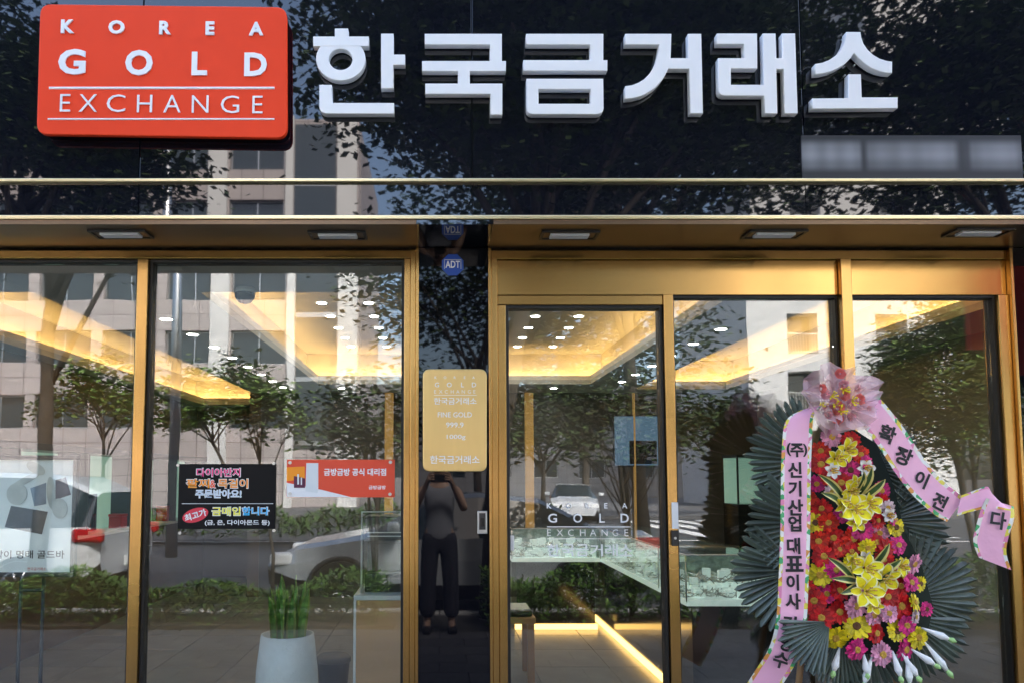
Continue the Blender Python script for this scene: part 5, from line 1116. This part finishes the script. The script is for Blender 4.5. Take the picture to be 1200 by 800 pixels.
def ribbon(path, width, chars, size, label=None, sub=6, ww=None, upright=True):
    """path: (px, py, depth, dirx, diry) = centre line points with the across direction in pixels."""
    P3, A3 = [], []
    n_ = len(path)
    def cr(a, b, c, d, t): return .5*((2*b)+(-a+c)*t+(2*a-5*b+4*c-d)*t*t+(-a+3*b-3*c+d)*t**3)
    for i in range(n_-1):
        q0, q1, q2, q3 = path[max(i-1, 0)], path[i], path[i+1], path[min(i+2, n_-1)]
        for s_ in range(sub):
            t_ = s_/sub; P3.append([cr(*[q[k] for q in (q0, q1, q2, q3)], t_) for k in range(6)])
    P3.append(list(path[-1]))
    L3, R3, ML, MR = [], [], [], []
    for (x, y, d, ax, ay, ad) in P3:
        c = WP(x, y, d); v = Vector((ax, 0, -ay)).normalized() if (ax or ay) else Vector((1, 0, 0)); v = (v+Vector((0, ad, 0))).normalized(); w = width*pxm/2
        L3.append(c-v*w); ML.append(c-v*w*.76); MR.append(c+v*w*.76); R3.append(c+v*w)
    th = Vector((0, .0012, 0)); m = MB(); b1 = MB(); b2 = MB()
    for i in range(len(P3)-1):
        m.poly([ML[i], MR[i], MR[i+1], ML[i+1]], 0, True); m.poly([ML[i]+th, MR[i]+th, MR[i+1]+th, ML[i+1]+th], 1, True)
        b1.poly([L3[i], ML[i], ML[i+1], L3[i+1]], 0, True); b2.poly([MR[i], R3[i], R3[i+1], MR[i+1]], 0, True)
        b1.poly([L3[i]+th, ML[i]+th, ML[i+1]+th, L3[i+1]+th], 0, True); b2.poly([MR[i]+th, R3[i]+th, R3[i+1]+th, MR[i+1]+th], 0, True)
    o = obj('ribbon', m.weld(), [M['ribbon'], M['ribbon_back']], wr)
    if label: o['label'] = label
    obj('border', b1, rbm, o); obj('border', b2, rbm, o)
    for ch, x, y, s_, rot, d in chars:
        g_ = fit(text_mb(ch, 1, .035), None, 1.0); g_.v = [(a*s_*pxm, b*0, c*s_*pxm) for a, b, c in g_.v]; p = WP(x, y, d); moved(g_, p.x, p.y, p.z, rot); obj('letter', g_, M['inkblack'], o)
Ld = -.105
ribbon([(955, 476, -.05, 1, -.25, 0), (938, 488, -.085, 1, -.25, 0), (934, 520, Ld, 1, 0, 0), (932.5, 570, Ld, 1, 0, 0), (932, 620, Ld, 1, 0, 0), (930, 680, Ld, 1, .02, 0), (927, 730, Ld, 1, .12, 0), (918, 765, Ld, 1, .35, 0), (902, 792, -.08, 1, .5, 0), (880, 826, -.06, 1, .6, 0)], 34,
       [('(', 924.5, 526, 15, .0, Ld-.004), ('주', 934, 527, 16, 0, Ld-.004), (')', 943.5, 527, 15, 0, Ld-.004), ('신', 931.5, 550, 18, 0, Ld-.004), ('기', 931.5, 572, 18, 0, Ld-.004), ('산', 932, 594, 18.5, 0, Ld-.004), ('업', 931.5, 613, 18, 0, Ld-.004), ('대', 930, 639, 18.5, 0, Ld-.004), ('표', 931, 660, 18, 0, Ld-.004), ('이', 929, 682, 18, 0, Ld-.004), ('사', 929.5, 704, 18, 0, Ld-.004), ('김', 925, 731, 19, -.1, Ld-.004), ('영', 921, 753, 18, -.25, Ld-.006), ('수', 915, 773, 18, -.3, Ld-.008)], 'left pink ribbon with a black column of Korean lettering and floral borders')
Rd = -.09
s2 = (.84, -.5)
ribbon([(1010, 470, -.06, .8, -.6, 0), (1026, 488, Rd, .86, -.5, 0), (1046, 514, Rd, .86, -.48, 0), (1066, 545, Rd, .84, -.52, 0), (1086, 570, Rd, .80, -.58, 0), (1108, 589, Rd, .72, -.68, 0), (1120, 597, Rd+.01, .68, -.72, .15)], 37,
       [('확', 1040, 508, 21, -.35, Rd-.004), ('장', 1059, 534, 21, -.4, Rd-.004), ('이', 1080, 561, 19, -.45, Rd-.004), ('전', 1101, 587, 19, -.5, Rd-.004)], 'right pink ribbon with Korean lettering blown out to the side')
# curled end: the back of the ribbon turns over, then its tail hangs
ribbon([(1124, 592, Rd-.012, .25, -.97, 0), (1142, 586, Rd-.03, .15, -.98, 0), (1160, 582, Rd-.045, -.1, -.99, .1), (1175, 590, Rd-.05, -.75, -.66, .3)], 24, [], 'pale underside of the right ribbon where it curls over')
ribbon([(1172, 588, Rd-.05, .9, .25, .2), (1169, 602, Rd-.05, .95, .26, 0), (1163, 622, Rd-.045, .97, .22, 0), (1160, 640, Rd-.04, .95, .28, 0), (1166, 660, Rd-.035, .93, .36, 0)], 38, [('다', 1170, 609, 20, -.2, Rd-.058)], 'hanging tail of the right ribbon with one large letter')
